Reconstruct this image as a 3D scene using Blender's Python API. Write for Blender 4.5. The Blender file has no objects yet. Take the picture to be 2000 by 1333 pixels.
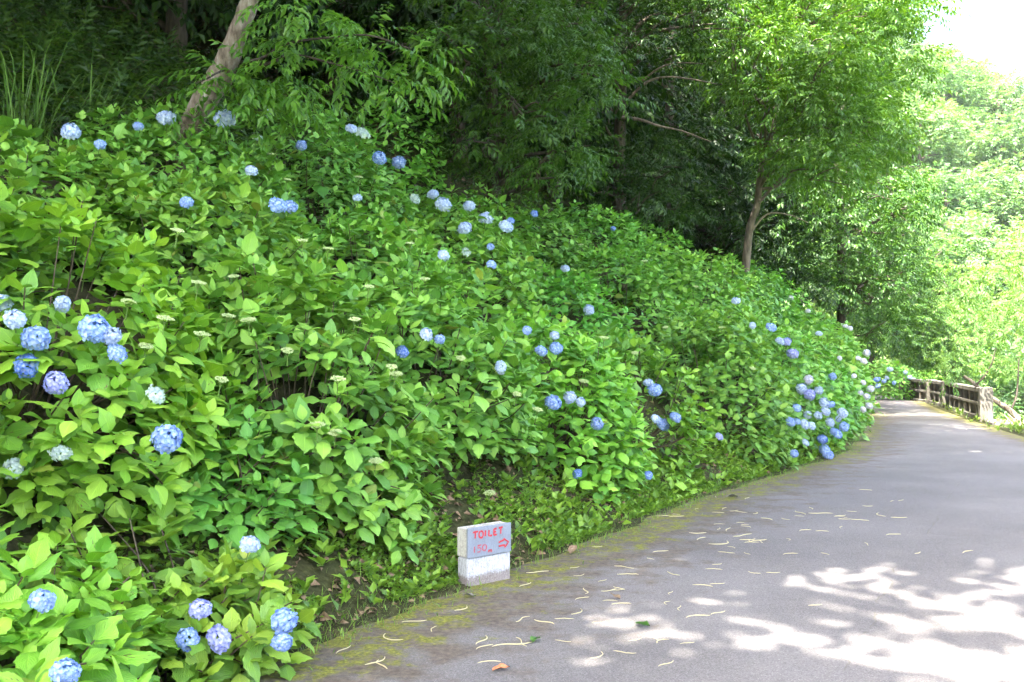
import bpy, math, random
import numpy as np
from mathutils import Matrix, Vector

# ------------------------------------------------------------------ camera, sky, sun, exposure
sc = bpy.context.scene
FPX, HOR, CAMH = 1944.0, 705.0, 1.5          # focal length in photo pixels, horizon row, eye height
cam_d = bpy.data.cameras.new('camera'); cam = bpy.data.objects.new('camera', cam_d)
sc.collection.objects.link(cam); sc.camera = cam
cam_d.sensor_width = 36.0; cam_d.lens = 36.0*FPX/2000.0; cam_d.clip_end = 2000; cam_d.clip_start = 0.05
cam.location = (0, 0, CAMH)
cam.rotation_euler = (math.radians(90)+math.atan((HOR-666.5)/FPX), 0, 0)

SUN_AZ = math.atan2(-0.55, -0.83)            # horizontal direction towards the sun (x, y)
SUN_EL = math.radians(62)
sun_dir = Vector((math.sin(SUN_AZ)*math.cos(SUN_EL), math.cos(SUN_AZ)*math.cos(SUN_EL), math.sin(SUN_EL)))
world = bpy.data.worlds.new('World'); sc.world = world; world.use_nodes = True
wn = world.node_tree.nodes; wl = world.node_tree.links; wn.clear()
sky = wn.new('ShaderNodeTexSky'); sky.sky_type = 'NISHITA'; sky.sun_disc = False
sky.sun_elevation = SUN_EL; sky.sun_rotation = SUN_AZ
sky.air_density = 0.8; sky.dust_density = 5.0; sky.ozone_density = 0.6
bg = wn.new('ShaderNodeBackground'); bg.inputs['Strength'].default_value = 0.15
wo = wn.new('ShaderNodeOutputWorld'); wl.new(sky.outputs[0], bg.inputs[0]); wl.new(bg.outputs[0], wo.inputs[0])
sl = bpy.data.lights.new('sun', 'SUN'); sl.energy = 4.0; sl.angle = math.radians(0.55); sl.color = (1.0, 0.95, 0.86)
so = bpy.data.objects.new('sun', sl); sc.collection.objects.link(so)
so.rotation_euler = sun_dir.to_track_quat('Z', 'Y').to_euler(); so.location = (-10, -15, 30)
vs = sc.view_settings; vs.view_transform = 'Standard'; vs.look = 'None'; vs.gamma = 1.0; vs.use_curve_mapping = False
vs.exposure = 3.42
sc.render.engine = 'CYCLES'
cy = sc.cycles; cy.max_bounces = 4; cy.diffuse_bounces = 3; cy.glossy_bounces = 1; cy.transmission_bounces = 3
cy.use_adaptive_sampling = True; cy.adaptive_threshold = 0.03
cy.transparent_max_bounces = 4; cy.caustics_reflective = False; cy.caustics_refractive = False
cy.use_denoising = True; cy.sample_clamp_indirect = 6.0

rng = np.random.default_rng(7); random.seed(7)
COL = sc.collection

# ------------------------------------------------------------------ helpers
def at(px, py, d):
    """a point seen at pixel (px, py) of the photograph, d metres deep"""
    return np.array([(px-1000.0)/FPX*d, d, CAMH+(HOR-py)/FPX*d])
def ground_at(px, py):
    return at(px, py, CAMH*FPX/(py-HOR))
def project(P):
    P = np.asarray(P, float)
    d = np.maximum(P[..., 1], 0.05)
    return np.stack([1000+P[..., 0]/d*FPX, HOR-(P[..., 2]-CAMH)/d*FPX, P[..., 1]], -1)
def nrm(v):
    v = np.asarray(v, float); return v/np.maximum(np.linalg.norm(v, axis=-1, keepdims=True), 1e-9)
def noise2(x, y, sc_=1.0, seed=0):
    """cheap smooth value noise, -1..1"""
    x = np.asarray(x, float)*sc_+seed*17.31; y = np.asarray(y, float)*sc_+seed*9.77
    return (np.sin(x*1.0+1.3*np.sin(y*0.9))+np.sin(y*1.17+1.7*np.sin(x*0.63+2.0))+np.sin((x+y)*1.9+.5)*.6+np.sin((x-y)*2.7+1.1)*.4)/3.0

class Geo:
    """collects vertices and triangles / quads, one uv per loop"""
    def __init__(s): s.V = []; s.F = []; s.UV = []; s.n = 0; s.M = []
    def add(s, V, F, UV=None, mi=0):
        V = np.asarray(V, float).reshape(-1, 3); F = np.asarray(F, int)
        s.V.append(V); s.F.append(F+s.n); s.n += len(V)
        s.UV.append(np.zeros((F.size, 2)) if UV is None else np.asarray(UV, float)[F.reshape(-1)] if len(UV) == len(V) else np.asarray(UV, float))
        s.M.append(np.full(len(F), mi))
    def stamp(s, V, F, UV, P, Fr, L, mi=0):
        """N copies of a template: V (m,3), frames Fr (N,3,3) rows = local axes, origins P, sizes L"""
        N = len(P)
        if N == 0: return
        m = len(V); L = np.broadcast_to(np.asarray(L, float), (N,))
        W = P[:, None, :]+L[:, None, None]*np.einsum('mk,nkj->nmj', V, Fr)
        FF = (F[None]+(np.arange(N)*m)[:, None, None]).reshape(-1, F.shape[1])
        s.V.append(W.reshape(-1, 3)); s.F.append(FF+s.n); s.n += N*m
        s.UV.append(np.tile(UV[F.reshape(-1)], (N, 1))); s.M.append(np.full(len(FF), mi))
    def mesh(s, name, mats, smooth=True):
        me = bpy.data.meshes.new(name)
        V = np.concatenate(s.V); me.vertices.add(len(V)); me.vertices.foreach_set('co', V.astype(np.float32).ravel())
        lv = np.concatenate([f.ravel() for f in s.F]); tot = np.concatenate([np.full(len(f), f.shape[1]) for f in s.F])
        st = np.concatenate([[0], np.cumsum(tot)[:-1]])
        me.loops.add(len(lv)); me.loops.foreach_set('vertex_index', lv.astype(np.int32))
        me.polygons.add(len(tot)); me.polygons.foreach_set('loop_start', st.astype(np.int32)); me.polygons.foreach_set('loop_total', tot.astype(np.int32))
        uv = me.uv_layers.new(name='UVMap'); uv.data.foreach_set('uv', np.concatenate(s.UV).astype(np.float32).ravel())
        for m in (mats if isinstance(mats, (list, tuple)) else [mats]): me.materials.append(m)
        me.polygons.foreach_set('material_index', np.concatenate(s.M).astype(np.int32))
        me.polygons.foreach_set('use_smooth', np.full(len(tot), smooth))
        me.update(calc_edges=True)
        return me

def link(name, me, parent=None, loc=None):
    o = bpy.data.objects.new(name, me); COL.objects.link(o)
    if parent is not None: o.parent = parent
    if loc is not None: o.location = loc
    return o
def obj(name, geo, mats, parent=None, loc=None, smooth=True):
    """geo is in the coordinates of the parent (or of the world)"""
    return link(name, geo.mesh(name, mats, smooth), parent, loc)
def thing(name, loc, label, cat, group=None):
    o = bpy.data.objects.new(name, None); COL.objects.link(o); o.location = loc; o.empty_display_size = 0.2
    return tag(o, label, cat, group)
def tag(o, label=None, cat=None, group=None, kind=None):
    if label: o['label'] = label
    if cat: o['category'] = cat
    if group: o['group'] = group
    if kind: o['kind'] = kind
    return o

def box(g, lo, hi, mi=0, axes=None, org=None, bev=0.0):
    """a box with chamfered edges; axes rows = local axes"""
    lo = np.array(lo, float); hi = np.array(hi, float); b = min(bev, *(0.45*(hi-lo)))
    if b <= 0:
        V = np.array([[(lo, hi)[i][0], (lo, hi)[j][1], (lo, hi)[k][2]] for i in (0, 1) for j in (0, 1) for k in (0, 1)])
        F = np.array([[0, 1, 3, 2], [4, 6, 7, 5], [0, 4, 5, 1], [2, 3, 7, 6], [0, 2, 6, 4], [1, 5, 7, 3]])
        parts = [(V, F)]
    else:
        V = []; idx = {}
        for i in (0, 1):
            for j in (0, 1):
                for k in (0, 1):
                    c = np.array([(lo, hi)[i][0], (lo, hi)[j][1], (lo, hi)[k][2]]); sg = np.array([1-2*i, 1-2*j, 1-2*k])
                    for ax in range(3):
                        p = c+sg*b; p[ax] = c[ax]; idx[(i, j, k, ax)] = len(V); V.append(p)
        V = np.array(V); Q = []; T = []
        for ax in range(3):
            o1, o2 = [a for a in range(3) if a != ax]
            for sd in (0, 1):
                q = []
                for (a, c) in ((0, 0), (1, 0), (1, 1), (0, 1)):
                    t = [0, 0, 0]; t[ax] = sd; t[o1] = a; t[o2] = c; q.append(idx[(*t, ax)])
                Q.append(q)
        for ax in range(3):
            o1, o2 = [a for a in range(3) if a != ax]
            for a in (0, 1):
                for c in (0, 1):
                    t0 = [0, 0, 0]; t1 = [0, 0, 0]; t1[ax] = 1
                    t0[o1] = t1[o1] = a; t0[o2] = t1[o2] = c
                    Q.append([idx[(*t0, o1)], idx[(*t1, o1)], idx[(*t1, o2)], idx[(*t0, o2)]])
        for i in (0, 1):
            for j in (0, 1):
                for k in (0, 1): T.append([idx[(i, j, k, 0)], idx[(i, j, k, 1)], idx[(i, j, k, 2)]])
        Q = np.array(Q); T = np.array(T); c = (lo+hi)/2
        def orient(F):
            for n_, f in enumerate(F):
                p = V[f]; nn = np.cross(p[1]-p[0], p[2]-p[0])
                if np.dot(nn, p.mean(0)-c) < 0: F[n_] = f[::-1]
            return F
        parts = [(V, orient(Q)), (V, orient(T))]
    for (V, F) in parts:
        W = V if axes is None else V @ np.array(axes)
        if org is not None: W = W+np.array(org)
        g.add(W, F, V[:, :2].copy(), mi)

def tube(g, pts, radii, sides=6, mi=0, cap=True):
    pts = np.asarray(pts, float); n = len(pts); radii = np.broadcast_to(np.asarray(radii, float), (n,))
    T = nrm(np.gradient(pts, axis=0)); up = np.array([0.31, 0.17, 0.93]) if abs(T[0] @ np.array([.31, .17, .93])) < .95 else np.array([1., 0, 0])
    A = []; a = nrm(np.cross(T[0], up))
    for i in range(n):
        a = nrm(a-T[i]*(a @ T[i])); A.append(a)
    A = np.array(A); B = np.cross(T, A)
    th = np.arange(sides)*2*math.pi/sides
    R = pts[:, None]+radii[:, None, None]*(np.cos(th)[None, :, None]*A[:, None]+np.sin(th)[None, :, None]*B[:, None])
    V = R.reshape(-1, 3)
    i = np.arange(n-1)[:, None]*sides; j = np.arange(sides)[None]; k = (np.arange(sides)+1)[None] % sides
    F = np.stack([i+j, i+k, i+sides+k, i+sides+j], -1).reshape(-1, 4)
    L = np.concatenate([[0], np.cumsum(np.linalg.norm(np.diff(pts, axis=0), axis=1))])
    UV = np.stack([np.repeat(L, sides), np.tile(th, n)], -1)
    g.add(V, F, UV, mi)
    if cap:
        for e, rev in ((0, True), (n-1, False)):
            c = len(V); ring = np.arange(sides)+e*sides
            Vc = np.concatenate([V[ring], pts[e:e+1]])
            f = np.array([[a_, (a_+1) % sides, sides] for a_ in range(sides)])
            g.add(Vc, f[:, ::-1] if rev else f, np.zeros((sides+1, 2)), mi)
def curve_pts(P, n=8):
    """Catmull-Rom through P"""
    P = np.asarray(P, float); Q = np.vstack([2*P[0]-P[1], P, 2*P[-1]-P[-2]]); out = []
    for i in range(1, len(Q)-2):
        t = np.linspace(0, 1, n, endpoint=False)[:, None]
        out.append(0.5*((2*Q[i])+(-Q[i-1]+Q[i+1])*t+(2*Q[i-1]-5*Q[i]+4*Q[i+1]-Q[i+2])*t**2+(-Q[i-1]+3*Q[i]-3*Q[i+1]+Q[i+2])*t**3))
    out.append(P[-1:]); return np.vstack(out)

# ------------------------------------------------------------------ materials
def mat(name):
    m = bpy.data.materials.new(name); m.use_nodes = True; nt = m.node_tree; nt.nodes.clear()
    return m, nt
class NT:
    def __init__(s, nt): s.nt = nt
    def n(s, t, **kw):
        nd = s.nt.nodes.new(t)
        for k, v in kw.items():
            if k.startswith('i_'): nd.inputs[int(k[2:])].default_value = v
            else: setattr(nd, k, v)
        return nd
    def l(s, a, b): s.nt.links.new(a, b)
    def math(s, op, a, b=None, c=None, clamp=False):
        nd = s.n('ShaderNodeMath', operation=op); nd.use_clamp = clamp
        for i, v in enumerate((a, b, c)):
            if v is None: continue
            if isinstance(v, (int, float)): nd.inputs[i].default_value = v
            else: s.l(v, nd.inputs[i])
        return nd.outputs[0]
    def ramp(s, fac, stops):
        nd = s.n('ShaderNodeValToRGB'); cr = nd.color_ramp
        while len(cr.elements) < len(stops): cr.elements.new(0.5)
        for e, (p, c) in zip(cr.elements, stops):
            e.position = p; e.color = (*c, 1) if len(c) == 3 else c
        s.l(fac, nd.inputs[0]); return nd.outputs[0]
    def mix(s, fac, a, b, mode='MIX'):
        nd = s.n('ShaderNodeMix', data_type='RGBA', blend_type=mode); nd.clamp_factor = True
        if isinstance(fac, (int, float)): nd.inputs[0].default_value = fac
        else: s.l(fac, nd.inputs[0])
        for v, i in ((a, 6), (b, 7)):
            if isinstance(v, tuple): nd.inputs[i].default_value = (*v[:3], 1)
            else: s.l(v, nd.inputs[i])
        return nd.outputs[2]
    def noise(s, vec, scale, detail=4, rough=.55, dim='3D'):
        nd = s.n('ShaderNodeTexNoise', noise_dimensions=dim); nd.inputs['Scale'].default_value = scale
        nd.inputs['Detail'].default_value = detail; nd.inputs['Roughness'].default_value = rough
        if vec is not None: s.l(vec, nd.inputs['Vector'])
        return nd.outputs[0]
    def bump(s, h, strength, dist=0.01):
        nd = s.n('ShaderNodeBump'); nd.inputs['Strength'].default_value = strength; nd.inputs['Distance'].default_value = dist
        s.l(h, nd.inputs['Height']); return nd.outputs[0]
    def pr(s, col, rough=0.7, spec=0.3, normal=None):
        nd = s.n('ShaderNodeBsdfPrincipled')
        if isinstance(col, tuple): nd.inputs['Base Color'].default_value = (*col[:3], 1)
        else: s.l(col, nd.inputs['Base Color'])
        if isinstance(rough, (int, float)): nd.inputs['Roughness'].default_value = rough
        else: s.l(rough, nd.inputs['Roughness'])
        nd.inputs['Specular IOR Level'].default_value = spec
        if normal is not None: s.l(normal, nd.inputs['Normal'])
        return nd.outputs[0]
    def out(s, sh):
        o = s.n('ShaderNodeOutputMaterial'); s.l(sh, o.inputs[0])

def rnd_value(t):
    """one random number for each leaf: per island of a joined mesh, per object for single leaves"""
    oi = t.n('ShaderNodeObjectInfo'); ge = t.n('ShaderNodeNewGeometry')
    return t.math('FRACT', t.math('ADD', oi.outputs['Random'], ge.outputs['Random Per Island'])), oi, ge

def leaf_material(name, stops, trans=0.35, tcol=(1.25, 1.15, 0.5), rough=0.42, spec=0.35, tint=False, veins=0, sick=0.0, bump=0.0):
    m, nt = mat(name); t = NT(nt); r, oi, ge = rnd_value(t)
    col = t.ramp(r, stops)
    uv = t.n('ShaderNodeUVMap'); sep = t.n('ShaderNodeSeparateXYZ'); t.l(uv.outputs[0], sep.inputs[0])
    u, v = sep.outputs[0], sep.outputs[1]
    nrmsock = None
    if tint: col = t.mix(1.0, col, oi.outputs['Color'], 'MULTIPLY')
    if veins:
        av = t.math('ABSOLUTE', v)
        ph = t.math('ADD', t.math('MULTIPLY', u, 9.0), t.math('MULTIPLY', av, -5.0))
        sidev = t.math('POWER', t.math('ABSOLUTE', t.math('COSINE', t.math('MULTIPLY', ph, math.pi))), 14.0)
        mid = t.math('SUBTRACT', 1.0, t.math('MULTIPLY', av, 16.0), clamp=True)
        vn = t.math('MAXIMUM', mid, t.math('MULTIPLY', sidev, 0.55))
        col = t.mix(t.math('MULTIPLY', vn, veins), col, t.mix(1.0, col, (1.7, 1.45, 1.5), 'MULTIPLY'))
        hump = t.math('SUBTRACT', t.math('ABSOLUTE', t.math('SINE', t.math('MULTIPLY', ph, math.pi))), t.math('MULTIPLY', mid, 1.0))
        nrmsock = t.bump(hump, 0.5, 0.005)
    if sick > 0:
        r2 = t.math('FRACT', t.math('MULTIPLY', r, 37.7))
        geo_v = t.n('ShaderNodeTexCoord'); ns = t.noise(geo_v.outputs['Object'], 26.0, 3) if not tint else t.noise(uv.outputs[0], 5.0, 3, dim='4D')
        nd = ns.node
        if tint: t.l(t.math('MULTIPLY', r, 91.0), nd.inputs['W'])
        yel = t.math('GREATER_THAN', r2, 1-sick*.25)
        col = t.mix(t.math('MULTIPLY', yel, 0.6), col, (0.36, 0.38, 0.06))
        brown = t.math('MULTIPLY', t.math('GREATER_THAN', r2, 1-sick*4), t.math('GREATER_THAN', ns, 0.63))
        col = t.mix(brown, col, (0.14, 0.085, 0.03))
    pb = t.pr(col, rough, spec, nrmsock)
    tr = t.n('ShaderNodeBsdfTranslucent'); t.l(t.mix(1.0, col, tcol, 'MULTIPLY'), tr.inputs[0])
    mx = t.n('ShaderNodeMixShader'); mx.inputs[0].default_value = trans
    t.l(pb, mx.inputs[1]); t.l(tr.outputs[0], mx.inputs[2]); t.out(mx.outputs[0])
    return m

M = {}
M['hleaf'] = leaf_material('hydrangea_leaf', [(0.0, (0.095, 0.270, 0.040)), (0.35, (0.155, 0.385, 0.052)), (0.7, (0.225, 0.48, 0.064)), (1.0, (0.285, 0.545, 0.078))],
                           trans=0.24, tint=True, veins=0.8, sick=0.03, rough=0.42, spec=0.55)
M['hleaf_far'] = leaf_material('hydrangea_leaf_far', [(0.0, (0.092, 0.262, 0.040)), (0.35, (0.150, 0.375, 0.052)), (0.7, (0.218, 0.47, 0.064)), (1.0, (0.28, 0.535, 0.078))],
                               trans=0.24, tint=True, veins=0.4, sick=0.008, rough=0.42, spec=0.55)
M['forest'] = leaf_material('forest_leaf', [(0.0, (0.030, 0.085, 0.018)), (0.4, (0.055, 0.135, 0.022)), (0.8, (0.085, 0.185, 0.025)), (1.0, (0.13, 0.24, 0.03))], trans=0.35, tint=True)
M['chestnut'] = leaf_material('chestnut_leaf', [(0.0, (0.060, 0.155, 0.022)), (0.5, (0.095, 0.215, 0.026)), (1.0, (0.15, 0.29, 0.035))], trans=0.42, tint=True, rough=0.38, spec=0.5)
M['lime'] = leaf_material('sunlit_leaf', [(0.0, (0.11, 0.215, 0.04)), (0.5, (0.17, 0.295, 0.05)), (1.0, (0.24, 0.35, 0.08))], trans=0.45, tint=True)
M['weed'] = leaf_material('weed_leaf', [(0.0, (0.060, 0.15, 0.028)), (0.5, (0.11, 0.26, 0.035)), (1.0, (0.18, 0.36, 0.05))], trans=0.3, tint=True)
M['grass'] = leaf_material('grass_blade', [(0.0, (0.06, 0.14, 0.03)), (1.0, (0.13, 0.24, 0.05))], trans=0.3, tint=True)

def petal_material():
    m, nt = mat('petal'); t = NT(nt); r, oi, ge = rnd_value(t)
    ge2 = ge.outputs['Random Per Island']
    col = t.mix(1.0, t.ramp(ge2, [(0.0, (0.72, 0.76, 0.90)), (0.5, (0.95, 0.96, 1.0)), (0.85, (1.2, 1.15, 1.02)), (1.0, (1.45, 1.32, 1.05))]), oi.outputs['Color'], 'MULTIPLY')
    uv = t.n('ShaderNodeUVMap'); sep = t.n('ShaderNodeSeparateXYZ'); t.l(uv.outputs[0], sep.inputs[0])
    pale = t.math('SUBTRACT', 1.0, t.math('MULTIPLY', sep.outputs[0], 1.6), clamp=True)
    col = t.mix(t.math('MULTIPLY', pale, 0.6), col, (0.80, 0.86, 0.88))
    pb = t.pr(col, 0.6, 0.2)
    tr = t.n('ShaderNodeBsdfTranslucent'); t.l(col, tr.inputs[0])
    mx = t.n('ShaderNodeMixShader'); mx.inputs[0].default_value = 0.25
    t.l(pb, mx.inputs[1]); t.l(tr.outputs[0], mx.inputs[2]); t.out(mx.outputs[0]); return m
M['petal'] = petal_material()
def simple(name, stops, scale=20.0, rough=0.8, spec=0.2, bump=0.3, bdist=0.005, detail=5, stretch=None, coord='Object'):
    m, nt = mat(name); t = NT(nt); tc = t.n('ShaderNodeTexCoord'); v = tc.outputs[coord]
    if stretch:
        mp = t.n('ShaderNodeMapping'); mp.inputs['Scale'].default_value = stretch; t.l(v, mp.inputs[0]); v = mp.outputs[0]
    ns = t.noise(v, scale, detail, .62); t.out(t.pr(t.ramp(ns, stops), rough, spec, t.bump(ns, bump, bdist))); return m
M['bud'] = simple('flower_bud', [(0.3, (0.30, 0.42, 0.13)), (0.7, (0.56, 0.62, 0.32))], 60)
M['stem'] = simple('stem', [(0.3, (0.06, 0.045, 0.028)), (0.7, (0.15, 0.115, 0.075))], 30)
M['bark'] = simple('bark', [(0.30, (0.06, 0.045, 0.03)), (0.45, (0.15, 0.12, 0.085)), (0.60, (0.235, 0.20, 0.15)), (0.76, (0.40, 0.38, 0.32))], 12, bump=0.8, bdist=0.02, stretch=(1.6, 1.6, 0.5), detail=8)
M['bark_dark'] = simple('bark_dark', [(0.3, (0.03, 0.024, 0.018)), (0.7, (0.10, 0.08, 0.06))], 10, bump=0.7, bdist=0.02, stretch=(1.6, 1.6, 0.4))
M['bark_mid'] = simple('bark_mid', [(0.3, (0.06, 0.048, 0.035)), (0.7, (0.19, 0.155, 0.115))], 10, bump=0.7, bdist=0.02, stretch=(1.6, 1.6, 0.4))
M['deadwood'] = simple('deadwood', [(0.3, (0.20, 0.16, 0.11)), (0.7, (0.40, 0.34, 0.25))], 14, bump=0.5)
M['catkin'] = simple('catkin', [(0.3, (0.50, 0.43, 0.22)), (0.7, (0.72, 0.66, 0.40))], 120, bump=0.8, bdist=0.003)
M['dry_leaf'] = simple('dry_leaf', [(0.3, (0.14, 0.085, 0.05)), (0.7, (0.32, 0.23, 0.14))], 60)
M['orange_scrap'] = simple('orange_scrap', [(0.3, (0.42, 0.13, 0.05)), (0.7, (0.60, 0.24, 0.12))], 70)
M['grey_leaf'] = simple('grey_leaf', [(0.3, (0.13, 0.12, 0.10)), (0.7, (0.28, 0.27, 0.24))], 70)
M['yellow_leaf'] = simple('yellow_leaf', [(0.3, (0.55, 0.46, 0.07)), (0.7, (0.70, 0.60, 0.12))], 50)

def soil_material():
    m, nt = mat('soil'); t = NT(nt); tc = t.n('ShaderNodeTexCoord'); v = tc.outputs['Object']
    a = t.noise(v, 1.3, 6, .6); b = t.noise(v, 22, 5, .65)
    col = t.mix(a, t.ramp(b, [(0.3, (0.025, 0.018, 0.011)), (0.55, (0.06, 0.043, 0.027)), (0.75, (0.12, 0.09, 0.055))]),
                t.ramp(b, [(0.3, (0.03, 0.042, 0.012)), (0.7, (0.085, 0.11, 0.03))]))
    t.out(t.pr(col, 0.95, 0.1, t.bump(b, 0.9, 0.04))); return m
M['soil'] = soil_material()
def hill_material():
    m, nt = mat('hill_ground'); t = NT(nt); tc = t.n('ShaderNodeTexCoord'); b = t.noise(tc.outputs['Object'], .8, 6, .6)
    t.out(t.pr(t.ramp(b, [(0.3, (0.04, 0.07, 0.018)), (0.7, (0.10, 0.15, 0.04))]), 0.95, 0.1)); return m
M['hill'] = hill_material()
def asphalt_material():
    m, nt = mat('asphalt'); t = NT(nt); tc = t.n('ShaderNodeTexCoord'); v = tc.outputs['Object']
    uv = t.n('ShaderNodeUVMap'); sep = t.n('ShaderNodeSeparateXYZ'); t.l(uv.outputs[0], sep.inputs[0])
    dist = sep.outputs[1]                         # metres from the left edge of the road
    rdist = sep.outputs[0]                        # metres from the right edge of the road
    fine = t.noise(v, 120, 4, .85); mid = t.noise(v, 26, 4, .6); big = t.noise(v, .55, 4, .55)
    col = t.ramp(fine, [(0.30, (0.068, 0.063, 0.061)), (0.50, (0.168, 0.156, 0.150)), (0.60, (0.222, 0.208, 0.200)), (0.70, (0.43, 0.405, 0.385))])
    col = t.mix(t.ramp(big, [(0.36, (0.0, 0, 0)), (0.62, (.8,)*3)]), col, t.mix(1.0, col, (0.72, 0.71, 0.70), 'MULTIPLY'))
    col = t.mix(t.ramp(t.noise(v, .23, 6, .65), [(0.42, (0, 0, 0)), (0.60, (.6,)*3)]), col, t.mix(1.0, col, (1.28, 1.26, 1.22), 'MULTIPLY'))
    vor = t.n('ShaderNodeTexVoronoi'); vor.inputs['Scale'].default_value = 70; t.l(v, vor.inputs['Vector'])
    speck = t.math('LESS_THAN', vor.outputs['Distance'], 0.16)
    vs2 = t.n('ShaderNodeSeparateColor'); t.l(vor.outputs['Color'], vs2.inputs[0])
    speck = t.math('MULTIPLY', speck, t.math('GREATER_THAN', vs2.outputs[0], 0.72))
    col = t.mix(t.math('MULTIPLY', speck, .8), col, (0.36, 0.35, 0.33))
    # brown silt and moss along the edges
    moss_n = t.noise(v, 2.3, 6, .68); silt_n = t.noise(v, 3.6, 5, .6)
    def edge(width, nz, amp, dd): return t.math('SUBTRACT', t.math('ADD', 1.0, t.math('MULTIPLY', t.math('SUBTRACT', nz, 0.5), amp)), t.math('DIVIDE', dd, width))
    silt = t.math('MULTIPLY', t.math('MAXIMUM', edge(1.35, silt_n, 3.4, dist), edge(0.7, silt_n, 2.4, rdist)), 1.5, clamp=True)
    siltcol = t.ramp(mid, [(0.3, (0.06, 0.045, 0.03)), (0.7, (0.175, 0.135, 0.095))])
    col = t.mix(t.math('MULTIPLY', silt, .8), col, siltcol)
    moss = t.math('MULTIPLY', t.math('MAXIMUM', edge(0.66, moss_n, 5.2, dist), edge(0.45, moss_n, 4.4, rdist)), 2.3, clamp=True)
    moss = t.math('MULTIPLY', moss, t.math('MULTIPLY_ADD', t.math('SUBTRACT', t.noise(v, 7, 5, .7), 0.46), 9.0, 0.2, clamp=True))
    mosscol = t.ramp(t.noise(v, 45, 4, .7), [(0.3, (0.06, 0.06, 0.014)), (0.5, (0.17, 0.175, 0.022)), (0.72, (0.33, 0.33, 0.05))])
    col = t.mix(t.math('MULTIPLY', moss, 0.9), col, mosscol)
    # seam running along the middle of the road, with a little dry weed in it
    wob = t.math('MULTIPLY', t.math('SUBTRACT', t.noise(v, 2.0, 5, .7), .5), .16)
    cr = t.math('ABSOLUTE', t.math('ADD', t.math('SUBTRACT', dist, 3.05), wob))
    crack = t.math('SUBTRACT', 1.0, t.math('DIVIDE', cr, 0.009), clamp=True)
    crack = t.math('MULTIPLY', crack, t.math('GREATER_THAN', t.noise(v, 1.1, 3), .52))
    col = t.mix(t.math('MULTIPLY', crack, .45), col, (0.13, 0.12, 0.08))
    h = t.math('ADD', t.math('MULTIPLY', fine, .5), t.math('ADD', t.math('MULTIPLY', moss, .8), t.math('MULTIPLY', crack, -1.0)))
    t.out(t.pr(col, 0.88, 0.25, t.bump(h, 0.55, 0.006))); return m
M['asphalt'] = asphalt_material()
def concrete_material():
    m, nt = mat('old_concrete'); t = NT(nt); tc = t.n('ShaderNodeTexCoord'); v = tc.outputs['Object']
    a = t.noise(v, 2.2, 7, .7); b = t.noise(v, 34, 4, .6)
    mp = t.n('ShaderNodeMapping'); mp.inputs['Scale'].default_value = (5, 5, 0.6); t.l(v, mp.inputs[0]); st = t.noise(mp.outputs[0], 2.0, 5, .6)
    col = t.ramp(a, [(0.32, (0.05, 0.044, 0.034)), (0.5, (0.125, 0.110, 0.088)), (0.7, (0.26, 0.235, 0.195))])
    col = t.mix(t.ramp(st, [(0.45, (0, 0, 0)), (0.7, (.7,)*3)]), col, (0.09, 0.082, 0.065))
    col = t.mix(t.math('MULTIPLY', b, .35), col, (0.30, 0.29, 0.26))
    t.out(t.pr(col, 0.92, 0.15, t.bump(b, .6, .008))); return m
M['concrete'] = concrete_material()
def block_material(name, base, dark, dirt_h, paint=False):
    """concrete block: base colour with pores and streaks, soil splash growing towards its foot (object z)"""
    m, nt = mat(name); t = NT(nt); tc = t.n('ShaderNodeTexCoord'); v = tc.outputs['Object']
    sep = t.n('ShaderNodeSeparateXYZ'); t.l(v, sep.inputs[0]); z = sep.outputs[2]
    fine = t.noise(v, 130, 4, .7)
    mp = t.n('ShaderNodeMapping'); mp.inputs['Scale'].default_value = (1, 1, 0.22); t.l(v, mp.inputs[0]); streak = t.noise(mp.outputs[0], 95, 4, .7)
    big = t.noise(v, 9, 5, .65)
    col = t.mix(t.ramp(t.math('ADD', t.math('MULTIPLY', fine, .5), t.math('MULTIPLY', streak, .5)), [(0.40, (1, 1, 1)), (0.53, (0, 0, 0))]), base, dark)
    col = t.mix(t.ramp(big, [(0.45, (0, 0, 0)), (0.7, (.35,)*3)]), col, t.mix(1.0, col, (.72, .68, .60), 'MULTIPLY'))
    if dirt_h > 0:
        up = t.math('DIVIDE', z, dirt_h)
        d = t.math('SUBTRACT', t.math('ADD', t.math('MULTIPLY', streak, 1.7), t.math('MULTIPLY', big, .8)), t.math('ADD', up, 0.22))
        d = t.math('MULTIPLY', d, 3.5, clamp=True)
        col = t.mix(t.math('MULTIPLY', d, .92), col, t.ramp(fine, [(0.35, (0.14, 0.115, 0.10)), (0.65, (0.30, 0.26, 0.235))]))
    t.out(t.pr(col, 0.85, 0.2, t.bump(fine, .5, .003))); return m
M['block_white'] = block_material('block_white', (0.52, 0.53, 0.55), (0.28, 0.28, 0.285), 0.07)
M['block_grey'] = block_material('block_grey', (0.55, 0.53, 0.47), (0.33, 0.31, 0.27), 0.0)
M['panel'] = block_material('panel_paint', (0.225, 0.255, 0.295), (0.19, 0.217, 0.25), 0.0)
M['red'] = simple('red_paint', [(0.3, (0.34, 0.022, 0.035)), (0.7, (0.50, 0.05, 0.06))], 60, rough=.6, spec=.3, bump=.1)
M['red_faded'] = simple('red_paint_faded', [(0.35, (0.20, 0.16, 0.20)), (0.55, (0.40, 0.06, 0.08)), (0.7, (0.45, 0.08, 0.09))], 70, rough=.6, spec=.3, bump=.1)

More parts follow.
